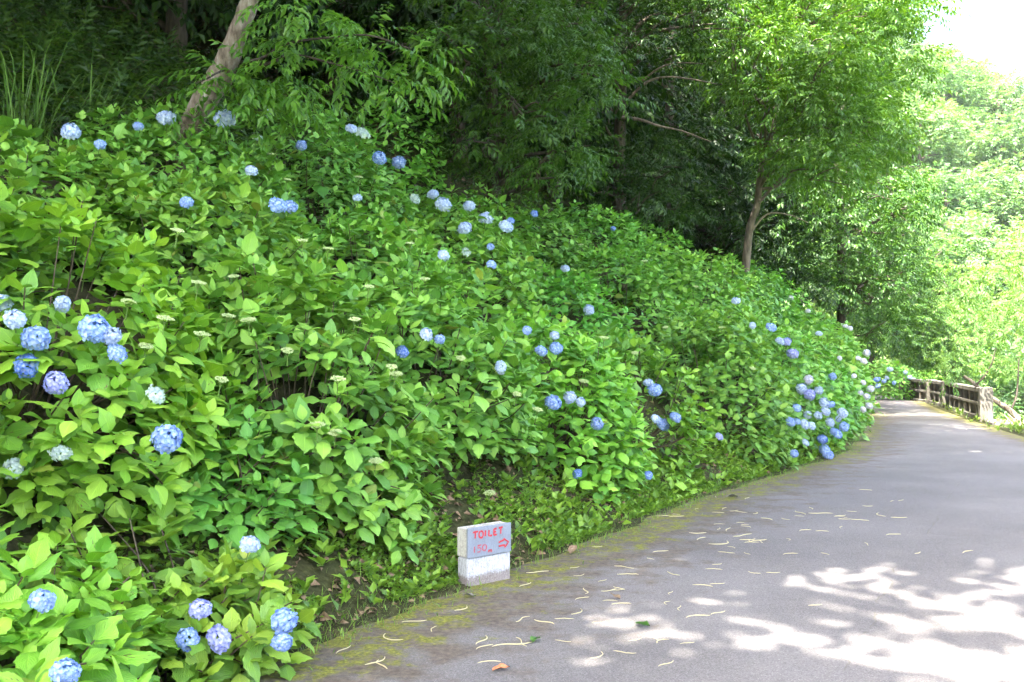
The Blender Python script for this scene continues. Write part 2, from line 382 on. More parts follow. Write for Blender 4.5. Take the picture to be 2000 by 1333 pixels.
# ------------------------------------------------------------------ the lie of the land
LE = curve_pts([(-9.5, -9), (-4.3, -0.4), (-1.43, 4.64), (-0.98, 5.50), (-0.37, 6.6), (0.55, 8.2), (2.09, 11.0), (4.1, 14.2), (5.6, 16.9), (8.1, 23.2), (10.75, 30.7), (12.4, 36), (12.9, 42), (11.5, 50), (7.5, 58)], 14)
RE = curve_pts([(4.5, -9), (6.2, -0.4), (7.0, 6), (8.3, 13), (10.0, 19.4), (10.8, 22.4), (12.65, 29.0), (14.2, 34.0), (16.0, 40), (15.5, 48), (12, 57)], 14)
def arclen(P): return np.concatenate([[0], np.cumsum(np.linalg.norm(np.diff(P, axis=0), axis=1))])
LT = arclen(LE); T0 = LT[np.argmin(np.linalg.norm(LE-np.array([-1.43, 4.64]), axis=1))]; LT = LT-T0
LDIR = nrm(np.gradient(LE, axis=0)); LNRM = np.stack([-LDIR[:, 1], LDIR[:, 0]], -1)     # to the left, up the bank
def edge_at(t):
    e = np.stack([np.interp(t, LT, LE[:, 0]), np.interp(t, LT, LE[:, 1])], -1)
    n = np.stack([np.interp(t, LT, LNRM[:, 0]), np.interp(t, LT, LNRM[:, 1])], -1)
    return e, nrm(n)
def bank_h(s, t):
    s = np.asarray(s, float); t = np.asarray(t, float)
    k = np.interp(t, [0, 10, 17, 24, 29, 34, 40], [1.0, 1.0, 1.25, 1.25, 1.05, .9, .8])
    toe = 0.40*np.clip((s-0.12)/0.62, 0, 1)**0.8
    h = toe+0.70*np.clip(s-0.74, 0, 6.0)+0.58*np.clip(s-6.74, 0, 60)
    h = h*k+0.07*noise2(s, t, 1.4, 1)*np.clip(s-.1, 0, 1)+.3*noise2(s, t, .35, 2)*np.clip(s-4, 0, 3)/3
    return h
def bank_pt(s, t, dz=0.0):
    e, n = edge_at(t); s = np.asarray(s, float)
    xy = e+n*s[..., None]
    return np.concatenate([xy, (bank_h(s, t)+dz)[..., None]], -1)
def to_st(X, Y):
    d = np.hypot(LE[:, 0]-X, LE[:, 1]-Y); i = int(np.argmin(d)); r = np.array([X, Y])-LE[i]
    return float(r @ LNRM[i]), float(LT[i]+r @ LDIR[i])

def grid_faces(nu, nv):
    i = np.arange(nu-1)[:, None]*nv; j = np.arange(nv-1)[None]
    return np.stack([i+j, i+nv+j, i+nv+j+1, i+j+1], -1).reshape(-1, 4)
# ground: one sheet out to the horizon, valley on the right, wooded hill beyond
def ground_z(X, Y):
    rise = np.clip((Y-46-0.10*(X-30))/72.0, 0, 1); rise = rise*rise*(3-2*rise)*0.45+rise*.55
    fall = np.clip(1-0.017*(X-40), .25, 1.25)
    h = -6+43*rise*fall+1.2*noise2(X, Y, .09, 3)*np.clip((Y-46)/20, 0, 1)
    return h
gx = np.concatenate([np.linspace(-900, -80, 12), np.linspace(-70, 160, 70), np.linspace(175, 900, 12)])
gy = np.concatenate([np.linspace(-900, -40, 10), np.linspace(-30, 190, 70), np.linspace(210, 1200, 14)])
GX, GY = np.meshgrid(gx, gy, indexing='ij'); g = Geo()
g.add(np.stack([GX, GY, ground_z(GX, GY)], -1), grid_faces(len(gx), len(gy)))
tag(obj('ground', g, M['hill']), kind='structure')
# bank on the left of the road
bs = np.concatenate([np.linspace(-0.35, 1.2, 40), np.linspace(1.3, 8, 34), np.linspace(8.6, 45, 30)])
bt = np.linspace(-13, 46, 330)
BS, BT = np.meshgrid(bs, bt, indexing='ij'); g = Geo()
P = bank_pt(BS, BT); P[..., 2] = np.where(BS < -0.06+.10*noise2(BT*3.1, BT*1.3, 1.0, 41), -0.03, np.maximum(P[..., 2], .016+.01*noise2(BS*9, BT*9, 1.0, 42)))
g.add(P, grid_faces(len(bs), len(bt))[:, ::-1])
tag(obj('bank', g, M['soil']), kind='structure')
# the road
n = 800; tt = np.linspace(0, 1, n)
la = np.stack([np.interp(tt, LT_, LE[:, k]) for k in (0, 1) for LT_ in ((LT-LT[0])/(LT[-1]-LT[0]),)], -1)
RT = arclen(RE); ra = np.stack([np.interp(tt, RT/RT[-1], RE[:, k]) for k in (0, 1)], -1)
la = la+np.stack([noise2(tt*170, tt*60, 1.0, 31)*.045+noise2(tt*600, tt*90, 1.0, 32)*.02]*1, -1)*np.array([-.86, .5])-np.array([-.86, .5])*.03
w = np.linspace(0, 1, 15); RP = la[:, None]*(1-w)[None, :, None]+ra[:, None]*w[None, :, None]
width = np.linalg.norm(ra-la, axis=1)
UVr = np.stack([np.broadcast_to(width[:, None]*(1-w)[None], RP.shape[:2]), np.broadcast_to(width[:, None]*w[None], RP.shape[:2])], -1)
g = Geo(); g.add(np.concatenate([RP, np.full((*RP.shape[:2], 1), 0.004)], -1), grid_faces(n, 15)[:, ::-1], UVr.reshape(-1, 2))
tag(obj('road', g, M['asphalt']), kind='structure')
# verge falling away on the right
RDIR = nrm(np.gradient(RE, axis=0)); RN = np.stack([RDIR[:, 1], -RDIR[:, 0]], -1)
vsx = np.concatenate([np.linspace(-0.25, 1.6, 12), np.linspace(2, 14, 20)])
def verge_h(s, Y): return np.where(s < 0.3, -0.02+0.0*s, -0.02-0.55*np.clip(s-.75, 0, 20)**0.95)+0.05*noise2(s, Y, 2.0, 5)*np.clip(s, 0, 1)
V = RE[:, None]+RN[:, None]*vsx[None, :, None]; Z = verge_h(np.broadcast_to(vsx[None], V.shape[:2]), np.broadcast_to(RE[:, 1:2], V.shape[:2]))
g = Geo(); g.add(np.concatenate([V, Z[..., None]], -1), grid_faces(len(RE), len(vsx))[:, ::-1])
tag(obj('verge', g, M['soil']), kind='structure')

# ------------------------------------------------------------------ leaf templates
def leaf_template(nseg=7, cols=5, width=0.31, droop=0.25, fold=0.16, serr=0.05, twist=0.0, bite=None, peak=0.42, seed=0, wave=0.0):
    """broad leaf along +x, length 1, normal +z; uv = (along, across -1..1)"""
    r = np.random.default_rng(seed); u = np.linspace(0, 1, nseg+1)
    wd = width*np.where(u < peak, np.sin(0.5*math.pi*np.clip(u/peak, 0, 1)**0.75), np.cos(0.5*math.pi*np.clip((u-peak)/(1-peak), 0, 1)**1.05)**1.15)
    wd = wd*(1+serr*np.where(np.arange(nseg+1) % 2 == 0, 1, -1)); wd[0] = 0.012; wd[-1] = 0.0
    vv = np.linspace(-1, 1, cols); V = []; UV = []
    for i in range(nseg+1):
        for j, v in enumerate(vv):
            ww = wd[i]
            if bite is not None and abs(u[i]-bite[0]) < bite[1] and v*bite[2] > 0: ww *= bite[3]
            y = ww*v; x = u[i]
            z = fold*abs(y)*1.6-droop*u[i]**2-0.35*y*y/width+twist*y*u[i]+wave*math.sin(u[i]*9+v*2)*abs(v)
            V.append((x-droop*0.25*u[i]**3, y, z)); UV.append((u[i], v))
    F = grid_faces(nseg+1, cols)[:, ::-1]
    return np.array(V), F, np.array(UV)
LEAFS = [leaf_template(9, 5, .31, .22, .16, .085, 0, seed=1), leaf_template(9, 5, .34, .34, .22, .085, .12, seed=2), leaf_template(9, 5, .29, .12, .10, .085, -.15, seed=3),
         leaf_template(9, 5, .33, .45, .28, .085, .05, seed=4), leaf_template(9, 5, .30, .25, .14, .09, .25, wave=.03, seed=5), leaf_template(9, 5, .34, .18, .10, .085, -.08, wave=.035, seed=6),
         leaf_template(9, 5, .32, .25, .16, .085, .0, bite=(.55, .12, 1, .45), seed=7), leaf_template(9, 5, .33, .3, .16, .085, .1, bite=(.72, .14, -1, .35), seed=8)]
LEAFS_FAR = [leaf_template(3, 3, .33, .22, .18, 0, 0, peak=.4), leaf_template(3, 3, .35, .36, .22, 0, .15, peak=.4)]
LEAFS_LOW = [leaf_template(5, 3, .31, .22, .16, .03, 0), leaf_template(5, 3, .33, .36, .22, .03, .15), leaf_template(5, 3, .28, .10, .10, .03, -.15)]
LEAF_MESH = []
for k, (V, F, UV) in enumerate(LEAFS):
    g = Geo(); g.add(V, F, UV); LEAF_MESH.append(g.mesh('leaf', M['hleaf']))

def frames(axis, normal):
    """orthonormal frames: rows x = along the leaf, y, z = normal"""
    x = nrm(axis); z = nrm(normal-x*np.sum(normal*x, -1, keepdims=True)); y = np.cross(z, x)
    return np.stack([x, y, z], -2)

# ------------------------------------------------------------------ hydrangea bushes
# (s up the bank, t along the road, radius, height, tint rgb, row)
YG, GR, DG = (1.16, 1.07, .80), (1.02, 1.02, .96), (.90, .96, .98)
BUSH = [
 (0.32, -1.0, .72, .52, YG, 'front'), (0.38, 0.08, .62, .42, YG, 'front'),
 (1.50, -1.45, 1.05, .95, YG, 'lower'), (1.75, 0.30, 1.05, 1.0, YG, 'lower'), (1.05, 1.15, .55, .50, DG, 'lower'), (1.28, 2.10, 1.0, 1.15, GR, 'lower'), (1.42, 3.85, 1.05, 1.1, GR, 'lower'),
 (1.08, 5.75, 1.0, 1.05, YG, 'lower'), (0.95, 7.3, .92, 1.05, YG, 'lower'), (1.02, 10.3, 1.15, 1.3, GR, 'lower'), (1.0, 12.2, 1.15, 1.3, GR, 'lower'),
 (0.88, 14.2, 1.1, 1.15, GR, 'lower'), (0.80, 16.3, 1.1, 1.25, GR, 'lower'), (0.92, 18.6, 1.15, 1.35, GR, 'lower'), (1.0, 21.0, 1.2, 1.5, DG, 'lower'), (1.0, 23.5, 1.25, 1.6, DG, 'lower'), (1.0, 26.0, 1.25, 1.5, DG, 'lower'),
 (3.0, 0.8, 1.05, .80, GR, 'middle'), (3.05, 2.8, 1.15, .90, GR, 'middle'), (2.8, 5.0, 1.1, .90, GR, 'middle'), (3.05, 6.9, 1.25, 1.05, GR, 'middle'),
 (2.75, 8.9, 1.0, .75, DG, 'middle'), (2.95, 11.1, 1.25, 1.0, GR, 'middle'), (2.55, 13.4, 1.3, 1.25, GR, 'middle'), (2.5, 15.8, 1.3, 1.2, GR, 'middle'), (2.5, 18.2, 1.3, 1.28, DG, 'middle'), (2.5, 20.8, 1.3, 1.42, DG, 'middle'), (2.4, 23.6, 1.3, 1.5, DG, 'middle'),
 (3.9, 1.9, 1.1, .60, GR, 'upper'), (4.4, 3.9, 1.25, .90, DG, 'upper'), (4.5, 6.3, 1.25, 1.1, DG, 'upper'), (4.25, 8.7, 1.25, .95, GR, 'upper'), (4.4, 10.8, 1.25, .85, DG, 'upper'), (4.1, 13.0, 1.3, 1.0, DG, 'upper'), (3.9, 15.4, 1.3, .95, DG, 'upper'),
 (5.9, 7.4, 1.0, .9, DG, 'topmost'), (5.6, 8.7, .9, 1.3, DG, 'topmost'),
]
class Bush: pass
bushes = []
for i, (s, t, R, H, tint, row) in enumerate(BUSH):
    b = Bush(); b.s, b.t, b.R, b.H, b.tint, b.row = s, t, R, H, tint, row
    b.base = bank_pt(np.array(s), np.array(t)); H = H*1.18; R = R*(.97 if t < 3 else .92); b.c = b.base+np.array([0, 0, H*0.30]); b.rad = np.array([R, R, H*0.76])
    b.seed = 100+i; b.flowers = []; bushes.append(b)
# two bushes across the road where it bends
for (px, py, d, R, H) in ((1742, 783, 38.5, 1.05, 1.35), (1796, 784, 41.0, 0.9, 1.05)):
    b = Bush(); b.s = b.t = None; b.R, b.H, b.tint, b.row = R, H, DG, 'bend'; p = at(px, py, d); b.base = np.array([p[0], p[1], 0.0])
    b.c = b.base+np.array([0, 0, H*.35]); b.rad = np.array([R, R, H*.68]); b.seed = 300+len(bushes); b.flowers = []; bushes.append(b)

CAMP = np.array([0, 0, CAMH])
def grow_bush(b):
    r = np.random.default_rng(b.seed); dist = np.linalg.norm(b.c-CAMP)
    sp = 0.130 if dist < 12 else 0.148 if dist < 20 else 0.19
    ls = 1.08 if dist < 7.5 else 1.02 if dist < 10 else 1.0 if dist < 20 else 1.25
    area = 2*math.pi*((b.rad[0]**2+2*b.rad[0]*b.rad[2])/3)*1.25
    n = int(area/sp**2)
    # fibonacci dome down to a little below the waist
    k = np.arange(n)+.5; z = 1-k/n*1.55; ph = k*2.399963+r.uniform(0, 6)
    D = np.stack([np.sqrt(1-z*z)*np.cos(ph), np.sqrt(1-z*z)*np.sin(ph), z], -1); D = nrm(D+r.normal(0, .07, D.shape))
    view = nrm(CAMP-b.c); keep = (D @ view > (-0.42 if dist < 12 else -.28))
    D = D[keep]
    hole = noise2(D[:, 0]*3.1+b.seed*.7, D[:, 1]*3.1-D[:, 2]*3.3, 1.0, b.seed % 7) > -.72
    D = D[hole]
    lump = 1+0.20*noise2(D[:, 0]*3+b.seed, D[:, 1]*3+D[:, 2]*2, 1.5, b.seed % 13)+r.normal(0, .06, len(D))
    tip = b.c+D*b.rad*lump[:, None]
    inner = r.random(len(D)) < (0.40 if dist < 12 else .25)
    tip2 = b.c+(D*b.rad*(lump*.80)[:, None])[inner]; D2 = D[inner]
    tip = np.vstack([tip, tip2]); D = np.vstack([D, D2])
    # lean with the slope and stay above the ground
    gz = np.array([bank_h(*to_st(x, y)) for x, y in tip[:, :2]]) if b.s is not None else np.zeros(len(tip))
    if b.s is not None: tip[:, 2] += 0.48*np.minimum(gz-b.base[2], 0.05)
    ok = tip[:, 2] > gz+0.07
    tip = tip[ok]; D = D[ok]; N = len(tip)
    ax = nrm(D*np.array([1, 1, .8])*.85+np.array([0, 0, .85])+r.normal(0, .2, (N, 3)))
    ref = nrm(np.cross(ax, nrm(r.normal(0, 1, (N, 3))))); ref2 = np.cross(ax, ref)
    P = []; A = []; Nn = []; L = []
    size = r.normal(1, .14, N).clip(.65, 1.35)
    for lev, (back, el, sz) in enumerate(((0.0, 68, .55), (.025, 50, .88), (.065, 31, 1.05), (.125, 12, 1.0), (.19, -6, .85))):
        use = np.ones(N, bool) if lev < 3 else r.random(N) < (.75 if lev == 3 else .35)
        for sgn in (1, -1):
            rot = lev*math.pi/2+r.normal(0, .25, N)
            rad = (np.cos(rot)[:, None]*ref+np.sin(rot)[:, None]*ref2)*sgn
            e = np.radians(el+r.normal(0, 11, N))
            a = np.cos(e)[:, None]*rad+np.sin(e)[:, None]*ax
            a = nrm(a+np.array([0, 0, -.10]))
            nn = ax*0.7+np.array([0, 0, .55])+r.normal(0, .22, (N, 3))
            p = tip-ax*back+rad*0.012*(1+lev*.6)
            m = use & (r.random(N) > .06)
            P.append(p[m]); A.append(a[m]); Nn.append(nn[m]); L.append((0.134*ls*sz*size*r.normal(1, .1, N))[m])
    b.P = np.vstack(P); b.Fr = frames(np.vstack(A), np.vstack(Nn)); b.L = np.concatenate(L); b.tips = tip; b.dist = dist

for b in bushes: grow_bush(b)
# hollows between and under the bushes: pixel in the photograph, radius in metres
HOLLOW = [(50, 500, .34), (150, 525, .26), (860, 725, .36), (815, 700, .28), (1290, 770, .34), (1297, 850, .36), (1282, 705, .26), (480, 1010, .28), (330, 1035, .28), (170, 1045, .24), (40, 1015, .22),
          (960, 935, .36), (1050, 905, .26), (1340, 885, .36), (1420, 920, .3), (440, 570, .24), (625, 600, .28), (565, 740, .2), (1210, 570, .32), (1000, 600, .32), (700, 480, .26), (1360, 690, .3), (880, 560, .26), (330, 470, .22), (760, 830, .24)]
_T = np.vstack([b.tips for b in bushes]); _J = project(_T)
for (px, py, R) in HOLLOW:
    dd = np.hypot(_J[:, 0]-px, _J[:, 1]-py)*np.maximum(_J[:, 2], 1)/FPX; k = np.nonzero(dd < .2)[0]
    if len(k) == 0: continue
    c = at(px, py, np.sort(_J[k, 2])[min(2, len(k)-1)]+.5*R)
    for b in bushes:
        m = np.linalg.norm((b.P-c)*np.array([.8, .8, 1.25]), axis=1) > R; b.P, b.Fr, b.L = b.P[m], b.Fr[m], b.L[m]
        b.tips = b.tips[np.linalg.norm((b.tips-c)*np.array([.8, .8, 1.25]), axis=1) > R]

# which leaves the photograph shows best: a coarse depth buffer over leaf centres
allP = np.vstack([b.P+b.Fr[:, 0]*(b.L*.5)[:, None] for b in bushes]); bi = np.concatenate([np.full(len(b.P), i) for i, b in enumerate(bushes)])
li = np.concatenate([np.arange(len(b.P)) for b in bushes]); allL = np.concatenate([b.L for b in bushes])
pj = project(allP); inside = (pj[:, 0] > -20) & (pj[:, 0] < 2020) & (pj[:, 1] > -20) & (pj[:, 1] < 1350) & (pj[:, 2] > .5)
cell = 16; cx = (pj[:, 0]//cell).astype(int).clip(-2, 128)+2; cyy = (pj[:, 1]//cell).astype(int).clip(-2, 90)+2
zb = np.full((140, 100), 1e9); np.minimum.at(zb, (cx[inside], cyy[inside]), pj[inside, 2])
front = inside & (pj[:, 2] < zb[cx, cyy]+.10)
score = np.where(front, allL/pj[:, 2].clip(.5)*FPX, 0)      # leaf length in pixels
NLEAF = 3600
order = np.argsort(-score); single = np.zeros(len(score), bool); cnt = np.zeros(len(bushes), int); tot_s = 0
for k in order:
    if tot_s >= NLEAF or score[k] < 9: break
    if cnt[bi[k]] < 300: single[k] = True; cnt[bi[k]] += 1; tot_s += 1

# flower heads: pixel, diameter in pixels, colour
B, P_, D_, V_, W_, G_ = ((.27, .41, .75), (.46, .57, .77), (.15, .28, .68), (.36, .39, .74), (.72, .69, .78), (.54, .66, .56))
FL = [(135,256,38,P_),(322,229,38,P_),(437,231,42,P_),(267,245,20,B),(192,281,16,B),(523,221,22,P_),(500,269,24,G_),(587,283,24,B),(685,250,26,P_),(706,260,34,G_),(740,308,30,B),(778,316,30,B),(489,333,28,P_),(362,395,26,B),(541,401,37,B),(566,404,34,B),(697,386,22,P_),(810,388,26,G_),(845,379,24,P_),(866,400,34,P_),(916,402,26,P_),(908,445,30,P_),(948,427,32,P_),(988,442,28,P_),(1044,417,17,D_),(998,431,13,D_),(958,482,17,B),(960,517,24,B),(866,499,24,P_),(910,492,22,G_),(1104,525,18,P_),(1198,446,11,D_),
 (833,654,26,P_),(859,663,22,B),(786,688,25,D_),(1029,646,18,B),(1083,656,21,P_),(1058,686,24,B),(1086,680,30,B),(978,718,26,P_),(1080,787,34,B),(1113,776,24,P_),(1134,786,15,P_),(1166,828,29,B),(1266,928,20,D_),(1128,925,18,D_),(1278,762,28,B),(1266,748,14,P_),(1294,829,27,B),(1280,818,17,P_),(1319,815,24,B),(1150,606,22,P_),(1438,588,18,P_),(1506,640,24,B),(1470,636,16,P_),(1523,667,17,P_),(1537,668,17,V_),(1548,691,22,V_),(1404,853,17,V_),(1545,582,11,W_),(1578,608,11,W_),
 (1579,742,21,W_),(1565,760,23,P_),(1581,771,23,V_),(1598,762,18,P_),(1626,736,17,B),(1556,797,20,B),(1610,787,24,P_),(1623,790,17,B),(1612,804,19,P_),(1577,811,19,P_),(1597,812,18,P_),(1543,824,19,B),(1556,823,15,B),(1570,829,22,P_),(1584,832,18,P_),(1645,807,22,P_),(1620,825,20,P_),(1637,818,15,P_),(1648,834,19,B),(1634,848,21,B),(1626,842,15,B),(1605,858,21,D_),(1610,880,26,B),(1617,890,21,B),(1550,886,17,B),(1572,864,15,P_),(1600,652,13,P_),(1640,700,11,W_),
 (1692,690,17,W_),(1650,637,12,W_),(1661,642,11,W_),(1687,706,15,W_),(1700,760,15,W_),(1692,775,15,W_),(1697,793,15,W_),(1685,800,13,W_),(1680,768,13,W_),(1668,735,11,W_),(1686,748,11,W_),(1676,700,10,W_),
 (1738,722,12,P_),(1726,745,9,B),(1746,748,9,B),(1712,742,13,D_),(1714,754,11,B),(1777,737,10,P_),(1784,743,10,P_),(1768,728,9,P_),(1732,738,8,P_),(1800,745,8,B),
 (70,661,58,B),(184,642,56,B),(217,656,42,P_),(228,690,29,B),(52,714,54,D_),(110,749,54,V_),(29,624,34,P_),(2,592,18,P_),(121,594,19,P_),(328,857,62,B),(121,885,42,G_),(28,914,26,G_),(305,772,38,G_),(491,1062,40,P_),(88,1171,52,B),(394,1187,44,V_),(557,1211,54,B),(553,1251,42,B),(371,1246,46,B),(432,1245,54,V_),(133,1308,54,B),(164,533,22,G_)]
BUDS = [(387,553),(322,622),(285,676),(445,617),(433,742),(561,685),(530,300),(394,653),(693,624),(765,717),(773,730),(655,845),(660,740),(805,450),(800,475),(640,486),(830,545),(956,962),(620,830),(720,560),(900,700),(1140,745),(1135,478),(1260,510),(1300,640),(1240,690),(1010,770),(735,900),(560,350),(485,625),(590,470),(700,345),(1050,800),(1360,560),(1470,720),(1410,640),(345,450),(250,590),(455,540),(1180,660)]

def head_mesh(seed, florets, flat):
    r = np.random.default_rng(seed); g = Geo()
    k = np.arange(florets)+.5; z = 1-k/florets*(1.55 if not flat else .75); ph = k*2.399963
    D = np.stack([np.sqrt(np.clip(1-z*z, 0, 1))*np.cos(ph), np.sqrt(np.clip(1-z*z, 0, 1))*np.sin(ph), z], -1); D = nrm(D+r.normal(0, .07, D.shape))
    rad = np.array([1, .92, .76 if not flat else .45])*(1+.15*noise2(D[:, 0]*2.6, D[:, 1]*2.6+D[:, 2]*2, 1, seed)[:, None]+r.normal(0, .05, (florets, 1)))
    P = D*rad*.86
    # petal: rounded, cupped, six triangles
    pv = np.array([(0, 0, 0), (.35, -.36, .05), (.80, -.34, .10), (1.0, 0, .06), (.80, .34, .10), (.35, .36, .05), (.5, 0, -.04)])
    pf = np.array([(0, 1, 6), (1, 2, 6), (2, 3, 6), (3, 4, 6), (4, 5, 6), (5, 0, 6)]); puv = np.stack([pv[:, 0], pv[:, 1]], -1)
    ref = nrm(np.cross(D, r.normal(0, 1, D.shape))); ref2 = np.cross(D, ref); size = r.normal(.30, .05, florets).clip(.18, .40)*(1 if not flat else .8)*math.sqrt(60/florets)
    for q in range(4):
        a = q*math.pi/2
        ax = math.cos(a)*ref+math.sin(a)*ref2+D*r.normal(.12, .22, (florets, 1))
        g.stamp(pv, pf, puv, P+D*.02*(q % 2), frames(ax, D+r.normal(0, .08, D.shape)), size)
    # hidden green core and the flower stalk
    th = np.linspace(0, 2*math.pi, 8, endpoint=False); ring = []
    for zz, rr in ((-.35, .45), (.1, .72), (.42, .5)): ring.append(np.stack([np.cos(th)*rr, np.sin(th)*rr, np.full(8, zz*(1 if not flat else .6))], -1))
    Vv = np.vstack(ring); g.add(Vv, np.array([(i*8+j, i*8+(j+1) % 8, i*8+8+(j+1) % 8, i*8+8+j) for i in range(2) for j in range(8)]), np.full((24, 2), .6), 0)
    return g.mesh('flower_head', [M['petal'], M['stem_green']])
M['stem_green'] = simple('stem_green', [(0.3, (0.09, 0.17, 0.04)), (0.7, (0.20, 0.30, 0.07))], 30)
g = Geo(); tube(g, [(0, 0, -.3), (.03, .02, -1.2), (.1, .05, -2.2)], [.07, .06, .05], 5); STALK = g.mesh('stalk', M['stem_green'])
HEADS = [head_mesh(s, n_, False) for s, n_ in ((1, 66), (2, 54), (3, 78), (4, 62), (5, 58), (6, 70))]; HEADS_FLAT = [head_mesh(11, 40, True), head_mesh(12, 34, True)]
def bud_mesh(seed):
    r = np.random.default_rng(seed); g = Geo(); n_ = 46
    k = np.arange(n_)+.5; rr = np.sqrt(k/n_); ph = k*2.399963
    P = np.stack([rr*np.cos(ph), rr*np.sin(ph)*.8, .12*(1-rr*rr)+r.normal(0, .05, n_)], -1)
    ov = np.array([(1, 0, 0), (-1, 0, 0), (0, 1, 0), (0, -1, 0), (0, 0, 1.0), (0, 0, -.5)], float); of = np.array([(0, 2, 4), (2, 1, 4), (1, 3, 4), (3, 0, 4), (2, 0, 5), (1, 2, 5), (3, 1, 5), (0, 3, 5)])
    g.stamp(ov, of, ov[:, :2], P, np.broadcast_to(np.eye(3), (n_, 3, 3)), r.uniform(.10, .17, n_))
    for q in range(7):
        a = q*.9+r.uniform(0, .4); e = np.array([math.cos(a)*.75, math.sin(a)*.6, 0]); tube(g, [(0, 0, -.75), e*.5+np.array([0, 0, -.35]), e], [.05, .04, .03], 4, 1)
    tube(g, [(0, 0, -.7), (0.03, 0, -2.2)], [.07, .06], 5, 1)
    return g.mesh('flower_bud', [M['bud'], M['stem_green']])
BUD_M = [bud_mesh(5), bud_mesh(6)]

TIPS = np.vstack([b.tips for b in bushes]); TB = np.concatenate([np.full(len(b.tips), i) for i, b in enumerate(bushes)]); TPJ = project(TIPS)
def cast(px, py):
    """the foremost shoot near the line of sight through a pixel: (bush, point on the line, direction)"""
    d = nrm(at(px, py, 1.0)-CAMP); dd = np.hypot(TPJ[:, 0]-px, TPJ[:, 1]-py)*np.maximum(TPJ[:, 2], 1)/FPX
    ok = dd < .16
    if not ok.any(): ok = dd < dd.min()+.05
    k = np.nonzero(ok)[0]; k = k[np.argmin(TPJ[k, 2])]
    return bushes[TB[k]], CAMP+d*(TPJ[k, 2]/d[1]), d

def place_leaf(o, p, fr, L, base):
    m = Matrix.Identity(4)
    for i in range(3):
        for j in range(3): m[j][i] = fr[i][j]*L
        m[i][3] = p[i]-base[i]
    o.matrix_local = m

for b in bushes:
    b.nf = 0
for (px, py, dia, colr) in FL: b, p, d = cast(px, py); b.flowers.append((p, d, dia, colr, 'head'))
for (px, py) in BUDS: b, p, d = cast(px, py); b.flowers.append((p, d, 34*6.5/p[1], None, 'bud'))

COUNT = ['no', 'one', 'two', 'three', 'four', 'five', 'six', 'seven', 'eight', 'nine', 'ten', 'eleven', 'twelve']
ORD = ['first', 'second', 'third', 'fourth', 'fifth', 'sixth', 'seventh', 'eighth', 'ninth', 'tenth', 'eleventh', 'twelfth', 'thirteenth', 'fourteenth', 'fifteenth']
rows = {}
for b in bushes: rows.setdefault(b.row, []).append(b)
for r_ in rows.values(): r_.sort(key=lambda q: q.t if q.t is not None else q.base[0])
def bush_label(b):
    k = rows[b.row].index(b); nh = sum(1 for f in b.flowers if f[4] == 'head'); nw = sum(1 for f in b.flowers if f[3] is W_)
    colw = 'white' if nw*2 > nh else 'blue'
    if b.row == 'bend': return ['round hydrangea bush with pale blue heads where the road bends', 'low dark hydrangea bush beside the far end of the parapet'][k]
    if b.row == 'front': return ['low yellowish hydrangea bush in the bottom corner beside the road edge', 'low yellowish hydrangea bush sprawling onto the mossy road edge before the block sign'][k]
    fl = 'no open heads' if nh == 0 else 'one %s head' % colw if nh == 1 else '%s %s heads' % (COUNT[nh] if nh < 13 else 'many', colw)
    return 'hydrangea bush with %s, %s from left in the %s row' % (fl, ORD[k], b.row)
